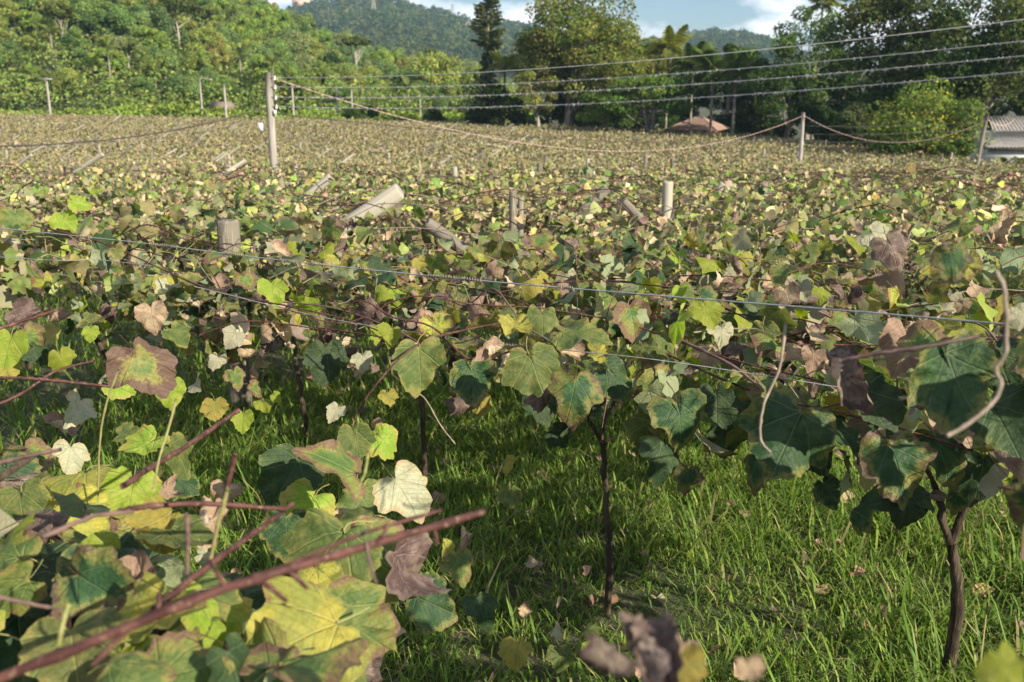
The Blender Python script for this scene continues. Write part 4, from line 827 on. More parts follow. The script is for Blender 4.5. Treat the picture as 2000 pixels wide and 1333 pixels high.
# heroes: (vine, px, py, width px, class, facing, tip angle on screen (0 down, 90 right), width in m)
HL = []
def H(v_, rows):
    for r_ in rows: HL.append((v_,) + r_)
H(V_I, [(278, 722, 135, 'E', 'c', 25, .17), (232, 758, 60, 'Y', 'c', 60, .09), (336, 765, 62, 'Y', 'c', 10, .09), (420, 800, 55, 'L', 'c', 5, .08), (460, 738, 46, 'G', 'c', 15, .08), (425, 705, 36, 'P', 'c', 0, .07), (474, 822, 48, 'Y', 'c', 0, .07), (514, 792, 36, 'Y', 'c', 20, .06), (383, 752, 50, 'P', 's', 60, .08), (150, 800, 80, 'P', 's', -60, .11), (112, 832, 70, 'T', 'c', -40, .1), (135, 892, 72, 'P', 'c', -20, .09), (182, 632, 58, 'E', 'u', 90, .09), (178, 652, 34, 'Y', 'c', 0, .05), (48, 614, 70, 'M', 'c', 70, .11), (15, 680, 80, 'Y', 'c', 0, .12), (60, 660, 60, 'G', 'c', 40, .1), (80, 690, 60, 'D', 's', 80, .1), (120, 702, 52, 'Y', 'c', 30, .09), (10, 715, 60, 'L', 'c', 10, .1), (200, 735, 36, 'P', 's', 60, .06), (540, 775, 24, 'Y', 'c', 60, .04), (500, 760, 40, 'G', 's', 70, .07),
 (280, 872, 100, 'Y', 'u', -30, .13), (352, 888, 90, 'G', 's', 80, .12), (248, 850, 60, 'G', 'u', 60, .1), (255, 968, 125, 'Y', 'c', -10, .13), (205, 955, 80, 'Y', 'u', -40, .1), (330, 962, 70, 'T', 's', 80, .09), (160, 1012, 140, 'L', 'c', 50, .13), (185, 1020, 70, 'T', 's', 40, .1), (110, 1010, 80, 'T', 'u', 0, .1), (300, 940, 60, 'G', 's', 70, .09), (360, 945, 70, 'D', 'c', 60, .1), (400, 1030, 120, 'T', 's', 85, .11), (250, 1050, 110, 'E', 'u', 80, .11), (320, 1040, 80, 'G', 's', 85, .1),
 (600, 995, 120, 'Y', 'c', -25, .135), (565, 930, 130, 'D', 'c', -30, .15), (612, 925, 90, 'E', 's', 70, .11), (660, 905, 150, 'G', 's', -75, .16), (695, 862, 80, 'G', 'c', 5, .1), (752, 862, 84, 'Y', 'c', 55, .11), (790, 965, 125, 'P', 'c', 35, .14), (715, 985, 110, 'G', 'c', 15, .14), (832, 990, 56, 'T', 'c', 90, .07), (655, 1010, 70, 'T', 'c', -10, .08), (640, 1075, 200, 'G', 'u', -30, .17), (730, 1095, 190, 'G', 'c', 60, .17), (800, 1120, 180, 'M', 's', 50, .16), (845, 1180, 120, 'D', 'c', 60, .13), (700, 1010, 120, 'G', 'u', -20, .13), (560, 1040, 110, 'D', 'c', 0, .12),
 (622, 1140, 110, 'L', 'c', 20, .09), (590, 1245, 300, 'L', 'c', -45, .19), (690, 1225, 210, 'G', 'c', 50, .15), (330, 1230, 190, 'G', 'c', -30, .16), (420, 1210, 170, 'D', 'c', 20, .15), (460, 1300, 190, 'Y', 'u', 70, .14), (470, 1170, 150, 'D', 'u', 30, .14), (640, 1290, 260, 'G', 's', 80, .17), (200, 1080, 130, 'E', 's', -60, .13), (90, 1150, 260, 'D', 'u', 30, .19), (15, 1090, 130, 'D', 'c', 0, .15), (150, 1240, 260, 'D', 'u', -30, .19), (40, 1260, 240, 'D', 'c', 0, .18), (30, 1010, 120, 'D', 's', 60, .15), (60, 960, 130, 'M', 's', 80, .15), (20, 930, 120, 'D', 'c', 20, .15), (60, 900, 100, 'G', 'u', 20, .13), (260, 1165, 110, 'L', 's', 40, .1), (410, 1115, 60, 'Y', 's', -10, .06), (300, 1110, 100, 'D', 's', 60, .11), (210, 1150, 140, 'G', 's', -50, .13), (440, 965, 60, 'T', 'c', 0, .07), (245, 1180, 70, 'Y', 'c', 0, .08), (520, 1310, 200, 'D', 'c', 10, .15), (230, 1310, 220, 'M', 'u', 30, .16), (690, 1320, 180, 'M', 'u', 30, .14), (420, 1300, 60, 'P', 'c', 90, .045), (400, 1085, 40, 'P', 'c', 90, .04)])
H(V_A, [(820, 712, 112, 'G', 'c', 5, .165), (708, 706, 46, 'P', 'c', 0, .07), (762, 655, 48, 'Y', 'c', 0, .08), (738, 648, 42, 'Y', 's', -10, .08), (930, 742, 105, 'D', 'c', 10, .16), (905, 790, 70, 'M', 'c', -20, .11), (938, 790, 50, 'L', 'c', 0, .08), (955, 690, 70, 'T', 'c', 20, .1), (985, 705, 50, 'T', 's', 0, .08), (1045, 722, 115, 'G', 'c', 20, .16), (1060, 770, 80, 'M', 'c', 30, .12), (1115, 690, 56, 'T', 'c', 0, .09), (1120, 768, 115, 'D', 'c', -15, .165), (1060, 790, 80, 'D', 'c', 30, .13), (1205, 742, 95, 'D', 'c', 40, .15), (1095, 852, 60, 'D', 'c', 40, .1), (1130, 652, 110, 'G', 'u', 60, .16), (1235, 622, 80, 'G', 'c', 10, .14), (1010, 640, 90, 'L', 'u', 30, .14), (1060, 625, 70, 'G', 'c', 0, .12), (860, 640, 80, 'L', 'u', 40, .13), (640, 705, 90, 'D', 'c', 10, .16), (758, 778, 40, 'L', 'c', 10, .055), (655, 806, 42, 'P', 'c', -30, .06), (625, 886, 36, 'P', 's', -40, .05), (1000, 970, 56, 'G', 'c', -5, .085), (998, 908, 44, 'L', 's', -20, .07), (1175, 690, 60, 'L', 'u', 60, .1), (1270, 690, 70, 'G', 'u', 30, .12), (700, 720, 40, 'T', 's', 50, .07), (790, 690, 60, 'M', 'c', 20, .1), (1160, 790, 60, 'D', 'c', 10, .1)])
H(V_K, [(895, 1105, 76, 'G', 'c', 5, .10), (872, 1080, 60, 'L', 's', 10, .08), (905, 1055, 60, 'T', 's', 80, .07), (1010, 1272, 78, 'L', 'c', 5, .10), (1096, 1285, 66, 'G', 'c', -10, .09), (1145, 1235, 46, 'G', 's', 40, .07), (1025, 1195, 46, 'T', 's', 60, .07), (940, 1188, 80, 'D', 'c', 10, .11), (1085, 1235, 40, 'P', 's', 60, .06), (1150, 1265, 30, 'Y', 'c', 10, .04), (1255, 1300, 230, 'M', 's', 70, .085), (1300, 1275, 170, 'M', 'u', 70, .062), (1330, 1310, 120, 'L', 'c', 0, .045), (1340, 1275, 60, 'T', 'c', 0, .024), (1465, 1310, 70, 'T', 'c', 0, .022), (1185, 1285, 120, 'M', 'c', -60, .04), (1965, 1310, 110, 'Y', 'c', 20, .035)])
H(V_J, [(1862, 512, 78, 'D', 'c', 0, .055), (1885, 520, 60, 'L', 'c', -10, .045), (1770, 670, 110, 'T', 'c', 0, .12), (1830, 680, 150, 'G', 'u', 60, .15), (1870, 745, 200, 'D', 'c', 20, .16), (1660, 740, 150, 'M', 'u', 50, .15), (1700, 790, 130, 'D', 'c', 30, .14), (1590, 700, 50, 'T', 'c', -10, .06), (1860, 800, 120, 'T', 'u', 30, .13), (1960, 830, 170, 'D', 'c', 10, .15), (1998, 622, 60, 'P', 'c', 20, .05), (1960, 720, 140, 'D', 'c', 20, .13), (1850, 640, 70, 'L', 'u', 60, .09), (1745, 490, 80, 'M', 'c', 20, .13), (1870, 440, 60, 'G', 'u', -40, .1), (1960, 450, 70, 'T', 'c', 30, .12), (1710, 465, 60, 'P', 'c', 30, .1), (1990, 700, 90, 'D', 's', 30, .11)])
H(V_B, [(1330, 820, 130, 'D', 'c', 20, .18), (1290, 890, 95, 'D', 'c', -10, .14), (1345, 935, 62, 'D', 'c', 0, .1), (1270, 830, 70, 'D', 'c', -20, .12), (1545, 850, 195, 'D', 'c', -20, .22), (1475, 905, 90, 'D', 's', -40, .13), (1600, 890, 90, 'D', 'c', 40, .13), (1755, 905, 150, 'D', 'c', 5, .19), (1690, 985, 115, 'D', 's', 60, .15), (1770, 985, 110, 'D', 'c', 0, .14), (1620, 960, 70, 'D', 'c', 30, .1), (1640, 830, 110, 'D', 'u', 50, .15), (1840, 880, 130, 'D', 'c', 20, .17), (1920, 920, 110, 'D', 'c', -10, .15), (1980, 930, 90, 'D', 'c', 20, .13), (1880, 950, 90, 'D', 'c', -30, .13), (1380, 612, 64, 'Y', 'c', 15, .1), (1330, 574, 40, 'Y', 'c', 0, .07), (1492, 652, 58, 'G', 'c', 5, .095), (1410, 650, 56, 'P', 'c', 0, .09), (1505, 745, 90, 'G', 'u', 60, .13), (1600, 575, 42, 'Y', 'c', 0, .075), (1615, 560, 44, 'Y', 's', 10, .08), (1440, 690, 60, 'M', 'c', 0, .1), (1340, 685, 60, 'L', 's', 20, .1), (1320, 630, 80, 'Y', 's', -70, .12), (1450, 800, 90, 'D', 'u', 30, .14), (1550, 790, 100, 'G', 'u', 50, .14), (1400, 790, 90, 'D', 'c', 0, .13), (1720, 850, 90, 'D', 'u', 0, .14), (1420, 860, 80, 'D', 'c', 10, .13)])
H(V_D, [(532, 570, 58, 'Y', 'c', 15, .115), (540, 628, 46, 'G', 'c', 5, .095), (295, 615, 62, 'T', 'c', 0, .13), (452, 660, 46, 'P', 'c', -40, .085), (482, 690, 36, 'T', 's', 20, .065), (260, 545, 46, 'G', 'c', 0, .11), (212, 512, 46, 'T', 'c', 10, .11), (345, 655, 60, 'G', 'u', 30, .12), (450, 605, 50, 'E', 'c', 0, .11), (530, 680, 50, 'M', 'c', 10, .1), (330, 560, 46, 'P', 's', -20, .1), (480, 550, 46, 'G', 'c', 20, .1)])
H(V_E, [(155, 400, 48, 'Y', 'u', 80, .14), (125, 437, 52, 'Y', 'c', 20, .15), (110, 468, 44, 'G', 'c', 40, .13), (28, 430, 62, 'G', 'c', 0, .17), (12, 528, 44, 'L', 'c', 0, .13), (52, 512, 44, 'G', 'c', 20, .13), (70, 470, 44, 'G', 'c', 0, .13), (40, 480, 44, 'D', 's', 20, .13), (190, 375, 26, 'Y', 'u', 60, .09)])
hgl = np.random.default_rng(77); SKIP = []
for v_, px, py, w, k, f, ang, wm in HL:
    d = wm * FPX / w; pos = at(px, py, d); tc_ = unit(CAM - pos); scr_r = np.array([1., 0, 0]); scr_d = np.array([0, SP * -1, -CP])
    n_ = {'c': tc_ * .9 + UP * .25 + SUN * .35, 'u': UP * .9 + tc_ * .45, 's': np.array([hgl.choice([-.8, .8]), 0, 0]) + tc_ * .35 + UP * .5}[f] + hgl.normal(0, .18, 3)
    t_ = scr_d * math.cos(R(ang)) + scr_r * math.sin(R(ang)) + hgl.normal(0, .1, 3)
    ms = HERO[k]; put_leaf(v_, ms[hgl.integers(len(ms))], pos, n_, t_, wm * 1.06); SKIP.append((px, py, w, d))
    for q in VINES:
        if q[0] == v_: q[2][0] += 1

# filler leaves on the near strip of the trellis, each its own object
fg = np.random.default_rng(55)
def classes(g, n, p): return g.choice(list('GDYLETMP'), n, p=p)
PN = [.29, .12, .11, .07, .19, .12, .09, .01]
cand = []
n = 6400
s = fg.uniform(-.12, 2.5, n) ** 1.0; u = fg.uniform(-1.9, 6.6, n); XY = EA + ED * u[:, None] + EN * s[:, None]
thin = np.clip((XY[:, 0] + 3.2) / 1.5, .25, 1)
def press(X, Y):
    z = 0
    for (a_, b_) in LOGS:
        w_ = b_ - a_; t_ = np.clip(((X - a_[0]) * w_[0] + (Y - a_[1]) * w_[1]) / (w_[0] ** 2 + w_[1] ** 2 + 1e-6), 0, 1); z = np.maximum(z, np.exp(-(np.hypot((X - a_[0] - t_ * w_[0]) * 1.25, Y + .42 - a_[1] - t_ * w_[1]) / .62) ** 4))
    return .22 * z
for i in range(n):
    X, Y = XY[i]
    if Y < 1.6 or X / Y > .66 or X / Y < -.62: continue
    lump = .07 * wob(X, Y, .9) + .03 * wob(X, Y, .4); e_ = s[i] < .25
    z = canopy_z(X, Y) + lump + fg.normal(0, .075) - (fg.random() * .16 if e_ else 0) + .02 - press(X, Y)
    cand.append((X, Y, float(z), e_))
caps = {q[0].name: q for q in VINES}
near_v = [q for q in VINES if q[0] not in (V_I, V_J, V_K)]
def class_at(g, X, Y):                                    # yellowing and scorch come in patches
    a_, b_ = float(wob(X, Y, 1.3)), float(wob(X + 31, Y + 7, .9)); w_ = np.array(PN) * np.exp(np.array([.9 * a_, .9 * a_, -.3 * a_, -1.0 * a_ + .8 * b_, -.8 * a_, -1.1 * a_ - b_, -1.1 * a_ - b_, 0])); return g.choice(list('GDYLETMP'), p=w_ / w_.sum())

def choose(pos):
    for q in sorted(near_v, key=lambda q: (q[1][0] - pos[0]) ** 2 + (q[1][1] - pos[1]) ** 2):
        if q[2][0] < 292: q[2][0] += 1; return q[0]
OVER = []
for i, (X, Y, z, e_) in enumerate(sorted(cand, key=lambda c_: c_[0] ** 2 + c_[1] ** 2)):
    pos = np.array([X, Y, z]); k = class_at(fg, X, Y); v_ = choose(pos)
    sz = (.04 + .115 * fg.random() ** 1.7) * (.9 if k in 'TMY' else 1)
    n_ = UP * (.2 if e_ else .42) + unit(CAM - pos) * .12 + SUN * .1 + fg.normal(0, .68, 3); t_ = np.array([fg.normal(0, .7), fg.normal(-.3, .7), -.7])
    if v_ is None: OVER.append((pos, n_, t_, sz, k)); continue
    ms = NEAR[k]; put_leaf(v_, ms[fg.integers(len(ms))], pos, n_, t_, sz)
# what is left of the near strip, one mass between the counted leaves
def leaf_mass(rows, name, label, parent=None):
    tm = [leaf_template(7, gl, rings=2, tooth=.06, stalk=False, **kw)[:2] for kw in (SH[0], SH[1], SH[3], SH[5], DRY[0], DRY[2])]; cols = {'G': (.12, .165, .045), 'D': (.04, .075, .028), 'Y': (.24, .29, .06), 'L': (.33, .29, .09), 'E': (.16, .145, .065), 'T': (.36, .27, .18), 'M': (.13, .09, .078), 'P': (.36, .35, .24)}
    Vs, Fs, Ks, off = [], [], [], 0; ks = np.array([r_[4] for r_ in rows]); tid = np.where(np.isin(ks, ['T', 'M']), fg.integers(4, 6, len(rows)), fg.integers(0, 4, len(rows)))
    for t in range(6):
        m = np.where(tid == t)[0]
        if not len(m): continue
        V, F = scatter(tm[t][0], tm[t][1], np.array([rows[i][0] for i in m]), frames(np.array([rows[i][1] for i in m]), np.array([rows[i][2] for i in m])), np.array([rows[i][3] for i in m]) / 1.3); nv = len(tm[t][0])
        kv = np.repeat(np.array([cols[ks[i]] for i in m])[:, None], nv, 1); edge_ = (np.arange(nv) > nv // 2)[None, :, None] * (fg.random((len(m), 1, 1)) < .5) * (fg.random((len(m), nv, 1)) < .6) * .7; kv = (kv * (1 - edge_) + np.array([.16, .10, .07]) * edge_) * fg.uniform(.75, 1.25, (len(m), 1, 1)) * fg.uniform(.85, 1.15, (len(m), nv, 1))
        Vs.append(V); Fs.append(F + off); off += len(V); Ks.append(np.concatenate([kv, np.ones((len(m), nv, 1))], -1).reshape(-1, 4))
    tag(obj(name, make_mesh(name, np.concatenate(Vs), np.concatenate(Fs), [CANOPY], False, {'col': ('FLOAT_COLOR', np.concatenate(Ks))})), label, 'vine canopy', kind='stuff')
leaf_mass(OVER, 'vine_canopy', 'tangled vine leaves along the near edge of the trellis')
# foliage of the two foreground vines at the frame edge; the right one's, out of view, are added to shade the hanging leaves
for v_, box_, n, pp in ((V_I, ((-2.2, -.55), (.55, 2.2), (.95, 1.22)), 60, [.4, .3, .1, .05, .05, .05, .03, .02]), (V_J, ((0, 1), (.9, 2.5), (1.04, 1.55)), 230, [.15, .55, .03, .04, .08, .06, .06, .03])):
    c = classes(fg, n, pp); m = 0
    while m < n:
        pos = np.array([fg.uniform(*b_) for b_ in box_]); pos[0] += (.57 * pos[1] if v_ == V_J else 0); px = 1000 + pos[0] / pos[1] * FPX
        if v_ == V_I and (pos[0] > -.55 * pos[1] + .12): m += .05; continue
        n_ = UP * .6 + fg.normal(0, .5, 3) + unit(CAM - pos) * .3; t_ = np.array([fg.normal(0, .6), fg.normal(0, .6), -.7]); k = c[int(m)]; ms = NEAR[k]
        put_leaf(v_, ms[fg.integers(len(ms))], pos, n_, t_, fg.uniform(.1, .18)); m += 1
for i in range(45):
    px, py = fg.uniform(-20, 640), fg.uniform(930, 1340)
    if py < 1000 + (px - 250) * .35: continue
    d = np.interp(py, [900, 1340], [1.75, 1.0]) * fg.uniform(.92, 1.12); pos = at(px, py, d); k = fg.choice(list('GDYLETM'), p=[.42, .27, .13, .05, .05, .05, .03])
    put_leaf(V_I, HERO[k][fg.integers(len(HERO[k]))], pos, UP * .6 + fg.normal(0, .45, 3) + unit(CAM - pos) * .4, np.array([fg.normal(0, .7), fg.normal(-.2, .6), -.6]), fg.uniform(.09, .16))
print('vine leaves', {q[0].name: q[2][0] for q in VINES})
# leafless cane tangle near the edge, per vine
for q in near_v:
    for j in range(7):
        b_ = q[1]; s0 = float(edge_s(b_[0], b_[1])); a = fg.uniform(0, 6.28); L = fg.uniform(.6, 1.6); st = np.array([b_[0] + fg.normal(0, .5), b_[1] + fg.normal(0, .4)])
        if edge_s(*st) < .05: st = st + EN * .4
        dirr = ED * fg.choice([-1, 1]) + EN * fg.normal(.1, .35); pts_ = []
        for t in np.linspace(0, 1, 6):
            p_ = st + dirr * L * t; pts_.append((p_[0], p_[1], float(canopy_z(*p_)) + .05 + fg.normal(0, .035) + .07 * math.sin(t * 3)))
        add_cane(q[0], pts_, fg.uniform(.0028, .0045), [M_CANE, M_CANED, M_CANET][fg.choice(3, p=[.55, .25, .2])], px=False)

# ------------------------------------------------------------------ the vineyard canopy behind: leaves beyond counting
def band(name, label, y0, y1, dens, tmpl, size, seed, extra=0, lim=.60):
    g = np.random.default_rng(seed); nn = int((y1 ** 2 - y0 ** 2) * lim * dens); Y = np.sqrt(g.uniform(y0 ** 2, y1 ** 2, nn)); xc = g.uniform(-lim, lim, nn); X = xc * Y
    ok = (Y < field_far(xc)) & (edge_s(X, Y) > (2.35 if y0 < 8 else 0)); gap = wob(X * 1.3, Y * 1.3, 1.7) + .6 * wob(X + 40, Y, .8)
    ok &= g.random(nn) < np.clip(.75 + .9 * gap, .2, 1); X, Y = X[ok], Y[ok]; n = len(X)
    lump = .11 * wob(X, Y, 1.1) + .07 * wob(X + 9, Y, 3.1) + .04 * wob(X, Y + 5, .45); Z = canopy_z(X, Y) - .02 + lump + g.normal(0, .10, n) + (g.random(n) < .04) * g.uniform(0, .22, n)
    Z = Z - press(X, Y)                                  # leaves are pressed down round the logs
    P = np.stack([X, Y, Z], -1)
    pal = np.array([(.125, .185, .045), (.055, .10, .035), (.27, .31, .07), (.36, .32, .11), (.17, .16, .075), (.42, .32, .205), (.145, .10, .088), (.42, .39, .28)])
    far = np.clip((Y - 9) / 45, 0, 1); pr = np.array(PN)[None] * (1 - far[:, None]) + np.array([.15, .04, .05, .07, .25, .30, .13, .01])[None] * far[:, None]
    brown = wob(X + 55, Y, 9)[:, None]; pr = pr * np.exp(brown * np.array([-.5, -.3, -.3, 0, .2, .5, .5, 0])); pr /= pr.sum(1, keepdims=True)
    ci = (pr.cumsum(1) > g.random((n, 1))).argmax(1); K = pal[ci] * 1.12 * g.uniform(.7, 1.3, (n, 1)) * (1 + g.normal(0, .07, (n, 3)))
    fk = .55 * np.clip((Y - 12) / 30, 0, 1)[:, None]; K = K * (1 - fk) + np.array([.215, .195, .10]) * fk * g.uniform(.75, 1.25, (n, 1))
    Nn = UP * .35 + unit(CAM - P) * .08 + SUN * .2 + g.normal(0, .75, (n, 3)); T = g.normal(0, .7, (n, 3)) + [0, -.2, -.6]; sc = g.uniform(size[0], size[1], n) / 1.3
    Rm = frames(Nn, T); tid = g.integers(0, len(tmpl), n); Vs, Fs, Ks = [], [], []; off = 0
    dry = (ci == 5) | (ci == 6); nt_ = len(tmpl); half = max(1, nt_ // 2); tid = np.where(dry, half + tid % (nt_ - half), tid % half) if nt_ > 1 else tid
    for t in range(nt_):
        m = tid == t; V, F = scatter(tmpl[t][0], tmpl[t][1], P[m], Rm[m], sc[m]); Vs.append(V); Fs.append(F + off); off += len(V); nv = len(tmpl[t][0]); kv = np.repeat(K[m][:, None, :], nv, axis=1); sick = (g.random((m.sum(), 1, 1)) < .45) * g.uniform(.2, .75, (m.sum(), 1, 1)) * (g.random((m.sum(), nv, 1)) < .55); kv = kv * (1 - sick) + np.array([.22, .14, .10]) * sick; kv = kv * g.uniform(.72, 1.28, (m.sum(), nv, 1)); Ks.append(np.concatenate([kv, np.ones((m.sum(), nv, 1))], -1).reshape(-1, 4))
    o_ = obj(name, make_mesh(name, np.concatenate(Vs), np.concatenate(Fs), [CANOPY], False, {'col': ('FLOAT_COLOR', np.concatenate(Ks))})); tag(o_, label, 'vine canopy', kind='stuff'); print(name, n, sum(len(f) for f in Fs)); return o_
gt = np.random.default_rng(12)
T_MID = [leaf_template(5, gt, rings=1, tooth=.06, stalk=False, **kw)[:2] for kw in (dict(fold=.3), dict(cup=.4, fold=.05), dict(droop=.3, fold=.15))] + [leaf_template(5, gt, rings=1, tooth=.1, stalk=False, **kw)[:2] for kw in (dict(curl=2.8), dict(curl=-3.4), dict(curl=2.0, fold=.3))]
def lowleaf(fold, droop): return np.array([[0, -.1, 0], [.55, .15, fold], [.35, .7, fold * .6 - droop * .5], [0, 1.05, -droop], [-.35, .7, fold * .6 - droop * .5], [-.55, .15, fold]]), np.array([(0, 1, 2), (0, 2, 3), (0, 3, 4), (0, 4, 5)])
T_FAR = [lowleaf(.2, .15), lowleaf(.35, .05), lowleaf(-.1, .4), lowleaf(.6, .3)]
T_VFAR = [(np.array([[0, -.1, 0], [.5, .45, .15], [0, 1.05, -.1], [-.5, .45, .15]]), np.array([(0, 1, 2), (0, 2, 3)])), (np.array([[0, -.1, 0], [.4, .5, .4], [0, 1.0, -.2], [-.4, .5, .4]]), np.array([(0, 1, 2), (0, 2, 3)]))]
band('vine_canopy', 'dense yellowing vine leaves over the nearer vineyard', 3.0, 13, 400, T_MID, (.035, .105), 1)
band('vine_canopy', 'browning vine leaves over the middle of the vineyard', 13, 42, 168, T_FAR, (.045, .12), 2)
band('vine_canopy', 'brown and olive vine leaves at the far end of the vineyard', 42, 113, 55, T_VFAR, (.14, .27), 3)
# reddish canes lying over the canopy
g = np.random.default_rng(14); mb = MB()
for i in range(420):
    Y = math.sqrt(g.uniform(4.5 ** 2, 24 ** 2)); X = g.uniform(-.58, .58) * Y
    if edge_s(X, Y) < 2.0: continue
    L = g.uniform(.5, 1.8); a = g.normal(0, .6) + (0 if g.random() < .5 else 3.14) - .55; P = []
    arc = g.uniform(.03, .22)
    for t in np.linspace(0, 1, 6): x_, y_ = X + math.cos(a) * L * t, Y + math.sin(a) * L * t + .1 * math.sin(t * 4); P.append((x_, y_, float(canopy_z(x_, y_)) + .06 + .09 * float(wob(x_, y_, 1.1)) + arc * math.sin(t * 3.1)))
    mb.add(*tube(P, np.linspace(.006, .003, 6) * np.clip(Y / 8, .7, 1.6), 4, False), g.choice(3, p=[.6, .2, .2]))
tag(mb.build('cane_tangle', [M_CANE, M_CANED, M_CANET]), 'tangle of reddish bare canes over the vine canopy', 'canes', kind='stuff')
# fine twigs, leaf stalks and tendrils tangled in the near canopy
g = np.random.default_rng(17); mb = MB()
for i in range(900):
    u, s_ = g.uniform(-1.9, 6.4), g.uniform(-.1, 4.5) ; X, Y = EA + ED * u + EN * s_
    if Y < 1.9 or X / Y > .6 or X / Y < -.6: continue
    L = g.uniform(.05, .32); a = g.uniform(0, 6.28); up_ = g.normal(.12, .35); b_ = np.array([X, Y, float(canopy_z(X, Y)) + g.normal(.05, .06) - press(X, Y)]); d_ = np.array([math.cos(a), math.sin(a), up_]); P = [b_ + d_ * L * t + np.array([0, 0, -.12 * L * t * t]) + g.normal(0, .012 * L / .2, 3) for t in (0, .33, .66, 1)]
    mb.add(*tube(P, np.linspace(.0024, .0011, 4) * g.uniform(.7, 1.3), 4, False), g.choice(4, p=[.4, .15, .2, .25]))
tag(mb.build('twig_tangle', [M_CANE, M_CANED, M_CANET, M_STEM]), 'fine twigs and leaf stalks tangled in the near canopy', 'twigs', kind='stuff')
# shaded trunks farther back under the canopy
g = np.random.default_rng(15); k_ = 0
TM_ = [make_mesh('vine_trunk_far', *tube(smooth_line([(0, 0, -.05), (g.normal(0, .06), g.normal(0, .06), .45), (g.normal(0, .1), g.normal(0, .1), 1.05)], 8), np.linspace(.03, .02, 8), 7), [M_BARK], True) for _ in range(3)]
for i in range(-5, 6):
    for j in range(1, 4):
        q = EA + ED * (i * 1.55 + g.normal(0, .2)) + EN * (j * 2.1 + .5 + g.normal(0, .2)); X, Y = q
        if X / Y < -.62 or X / Y > .15: continue
        o_ = obj('grapevine', TM_[k_ % 3]); o_.location = (X, Y, float(ground_z(X, Y))); o_.rotation_euler = (0, 0, g.uniform(0, 6)); k_ += 1
        tag(o_, 'dark grapevine trunk in the deep shade under the canopy', 'grapevine', 'shaded grapevine trunks under the canopy')

# ------------------------------------------------------------------ trellis wires
def twire(label, L, r, coils=()):
    P = smooth_line(pxl(L), 80); o_ = obj('trellis_wire', make_mesh('trellis_wire', *tube(P - P[0], r, 6), [M_WIRE], True)); o_.location = P[0]; tag(o_, label, 'wire', 'trellis wires'); gg = np.random.default_rng(len(label))
    for (a, b_) in coils:
        i0, i1 = np.abs(np.array([1000 + p_[0] / p_[1] * FPX * 1.0 for p_ in P]) - a).argmin(), np.abs(np.array([1000 + p_[0] / p_[1] * FPX for p_ in P]) - b_).argmin(); A, B = P[min(i0, i1)], P[max(i0, i1)]
        L_ = np.linalg.norm(B - A) + .03; t = np.linspace(0, 1, max(12, int(L_ * 420))); ph = t * L_ * 520 + gg.random() * 6; rr = r + .0025 + .002 * gg.random(len(t)); C = A + (B - A) * t[:, None] + np.stack([0 * t, np.cos(ph), np.sin(ph)], -1) * rr[:, None]
        tail = smooth_line([C[-1], C[-1] + [.01, 0, -.02], C[-1] + [gg.normal(0, .02), 0, -.06]], 6)
        MB().add(*tube(np.vstack([C, tail[1:]]), .0013, 4)).build('dried_tendril', M_TENDRIL, o_, off=P[0], smooth=True)
    return o_
twire('galvanised trellis wire wound with dried tendrils, uppermost near wire', [(-60, 440, 3.9), (250, 472, 3.45), (560, 510, 3.0), (900, 545, 2.55), (1240, 574, 2.2), (1600, 603, 1.9), (2100, 645, 1.55)], .0018, ((150, 180), (290, 335), (420, 470), (540, 570), (590, 615), (690, 730), (830, 875), (890, 945), (1100, 1120)))
twire('lower trellis wire along the near edge of the canopy', [(380, 560, 3.7), (640, 622, 3.4), (850, 655, 3.1), (1000, 675, 2.95), (1240, 698, 2.75), (1500, 735, 2.6), (1750, 775, 2.5), (2100, 830, 2.3)], .0013, ((845, 870), (930, 1040), (1480, 1560)))
twire('thin trellis wire crossing the canopy right of the pale upright post', [(1250, 432, 7.6), (1500, 448, 7.0), (1800, 462, 6.5), (2100, 470, 6.1)], .003)
twire('thin trellis wire at the left over the canopy gap', [(-40, 500, 4.4), (110, 509, 4.2), (190, 508, 4.2), (300, 520, 4.0)], .0016)

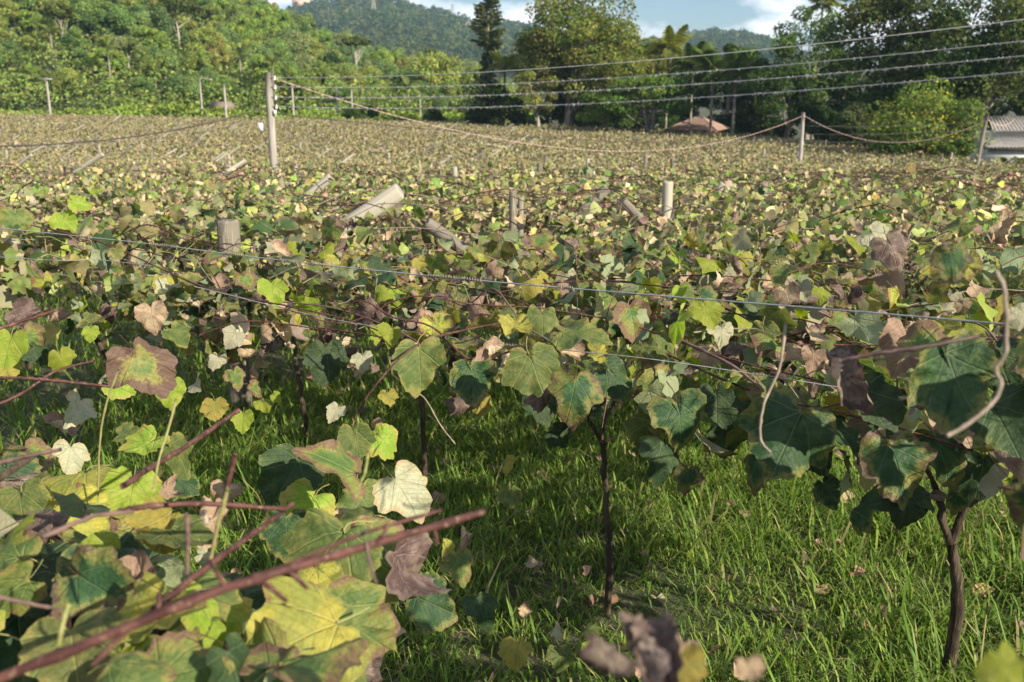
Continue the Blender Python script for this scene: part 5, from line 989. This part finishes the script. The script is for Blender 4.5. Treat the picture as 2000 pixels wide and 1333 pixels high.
# ------------------------------------------------------------------ grass and fallen leaves
g = np.random.default_rng(66)
def grass(name, n, x0, x1, y0, y1, hmin, hmax, wid, seed, label, tufts):
    g = np.random.default_rng(seed); tc = np.stack([g.uniform(x0, x1, tufts), g.uniform(y0, y1, tufts)], -1); ti = g.integers(0, tufts, n); q = tc[ti] + g.normal(0, .05, (n, 2)); fill = g.random(n) < .35; q[fill] = np.stack([g.uniform(x0, x1, fill.sum()), g.uniform(y0, y1, fill.sum())], -1); X, Y = q[:, 0], q[:, 1]
    dens = np.clip(.8 + .7 * wob(X, Y, .9) + .4 * wob(X + 3, Y, .35), .65, 1); keep = g.random(n) < dens; X, Y, ti = X[keep], Y[keep], ti[keep]; n = len(X); th = g.uniform(hmin, hmax, tufts)[ti] * np.clip(1 + .5 * wob(X + 7, Y, 2.2), .5, 1.6); h = th * g.uniform(.5, 1.15, n)
    a = g.uniform(0, 6.28, tufts)[ti] * .0 + g.uniform(0, 6.28, n); lean = (.25 + 1.25 * g.random(n)) * h; w = wid * g.uniform(.6, 1.6, n); long_ = g.random(n) < .08; h = np.where(long_, h * 1.7, h); lean = np.where(long_, h * g.uniform(.5, 1.1, n), lean); w = np.where(long_, w * 1.5, w); dx, dy = np.cos(a), np.sin(a); z0 = ground_z(X, Y) - .01
    sx, sy = -dy, dx; B = np.stack([X, Y, z0], -1); Dv = np.stack([dx, dy, 0 * dx], -1); Sv = np.stack([sx, sy, 0 * sx], -1) * w[:, None]; U = np.array([0, 0, 1.])
    m1 = B + Dv * (lean * .22)[:, None] + U * (h * .5)[:, None]; m2 = B + Dv * (lean * .6)[:, None] + U * (h * .86)[:, None]; tp = B + Dv * lean[:, None] + U * (h * np.where(lean > .6 * h, .66, 1.0))[:, None]
    V = np.stack([B - Sv * .8, B + Sv * .8, m1 + Sv, m1 - Sv, m2 + Sv * .75, m2 - Sv * .75, tp], 1).reshape(-1, 3); T = np.array([(0, 1, 2), (0, 2, 3), (3, 2, 4), (3, 4, 5), (5, 4, 6)]); F = (T[None] + (np.arange(n) * 7)[:, None, None]).reshape(-1, 3)
    pal = np.array([(.15, .24, .045), (.10, .175, .036), (.22, .30, .06), (.33, .29, .14)]); K = pal[g.choice(4, n, p=[.42, .3, .2, .08])] * g.uniform(.75, 1.3, (n, 1))
    tag(obj(name, make_mesh(name, V, F, [GRASS], False, {'col': ('FLOAT_COLOR', np.repeat(np.c_[K, np.ones(n)], 7, axis=0))})), label, 'grass', kind='stuff')
grass('grass', 118000, -2.4, 3.3, 1.9, 6.6, .035, .16, .0024, 1, 'fresh green grass growing under the vine trellis', 3800)
grass('grass', 24000, -6.5, 3.0, 5.0, 13, .08, .22, .005, 2, 'shaded grass farther back under the canopy', 2200)
n = 420; X = g.uniform(-2.2, 3.2, n); Y = g.uniform(2.0, 7, n); P = np.stack([X, Y, ground_z(X, Y) + g.uniform(.01, .09, n)], -1)
tl, tf = leaf_template(5, g, rings=1, curl=2.2, stalk=False)[:2]; V, F = scatter(tl, tf, P, frames(UP + g.normal(0, .6, (n, 3)), g.normal(0, 1, (n, 3))), g.uniform(.03, .075, n))
tag(obj('fallen_leaves', make_mesh('fallen_leaves', V, F, [CANOPY], False, {'col': ('FLOAT_COLOR', np.repeat(np.c_[tint((.33, .22, .16), n, .3, g), np.ones(n)], len(tl), axis=0))})), 'dry fallen vine leaves scattered in the grass', 'leaves', kind='stuff')

# ------------------------------------------------------------------ haze
mh, nt = new_mat('haze'); pv = N(nt, 'ShaderNodeVolumePrincipled', Density=.00021, Anisotropy=.2); pv.inputs['Color'].default_value = (.52, .76, 1.0, 1)
o = N(nt, 'ShaderNodeOutputMaterial'); nt.links.new(pv.outputs[0], o.inputs['Volume'])
HZ = MB().add(*box((0, 715, 60), (3260, 1600, 140))).build('haze', mh); tag(HZ, 'pale haze in the air', 'haze', kind='stuff')
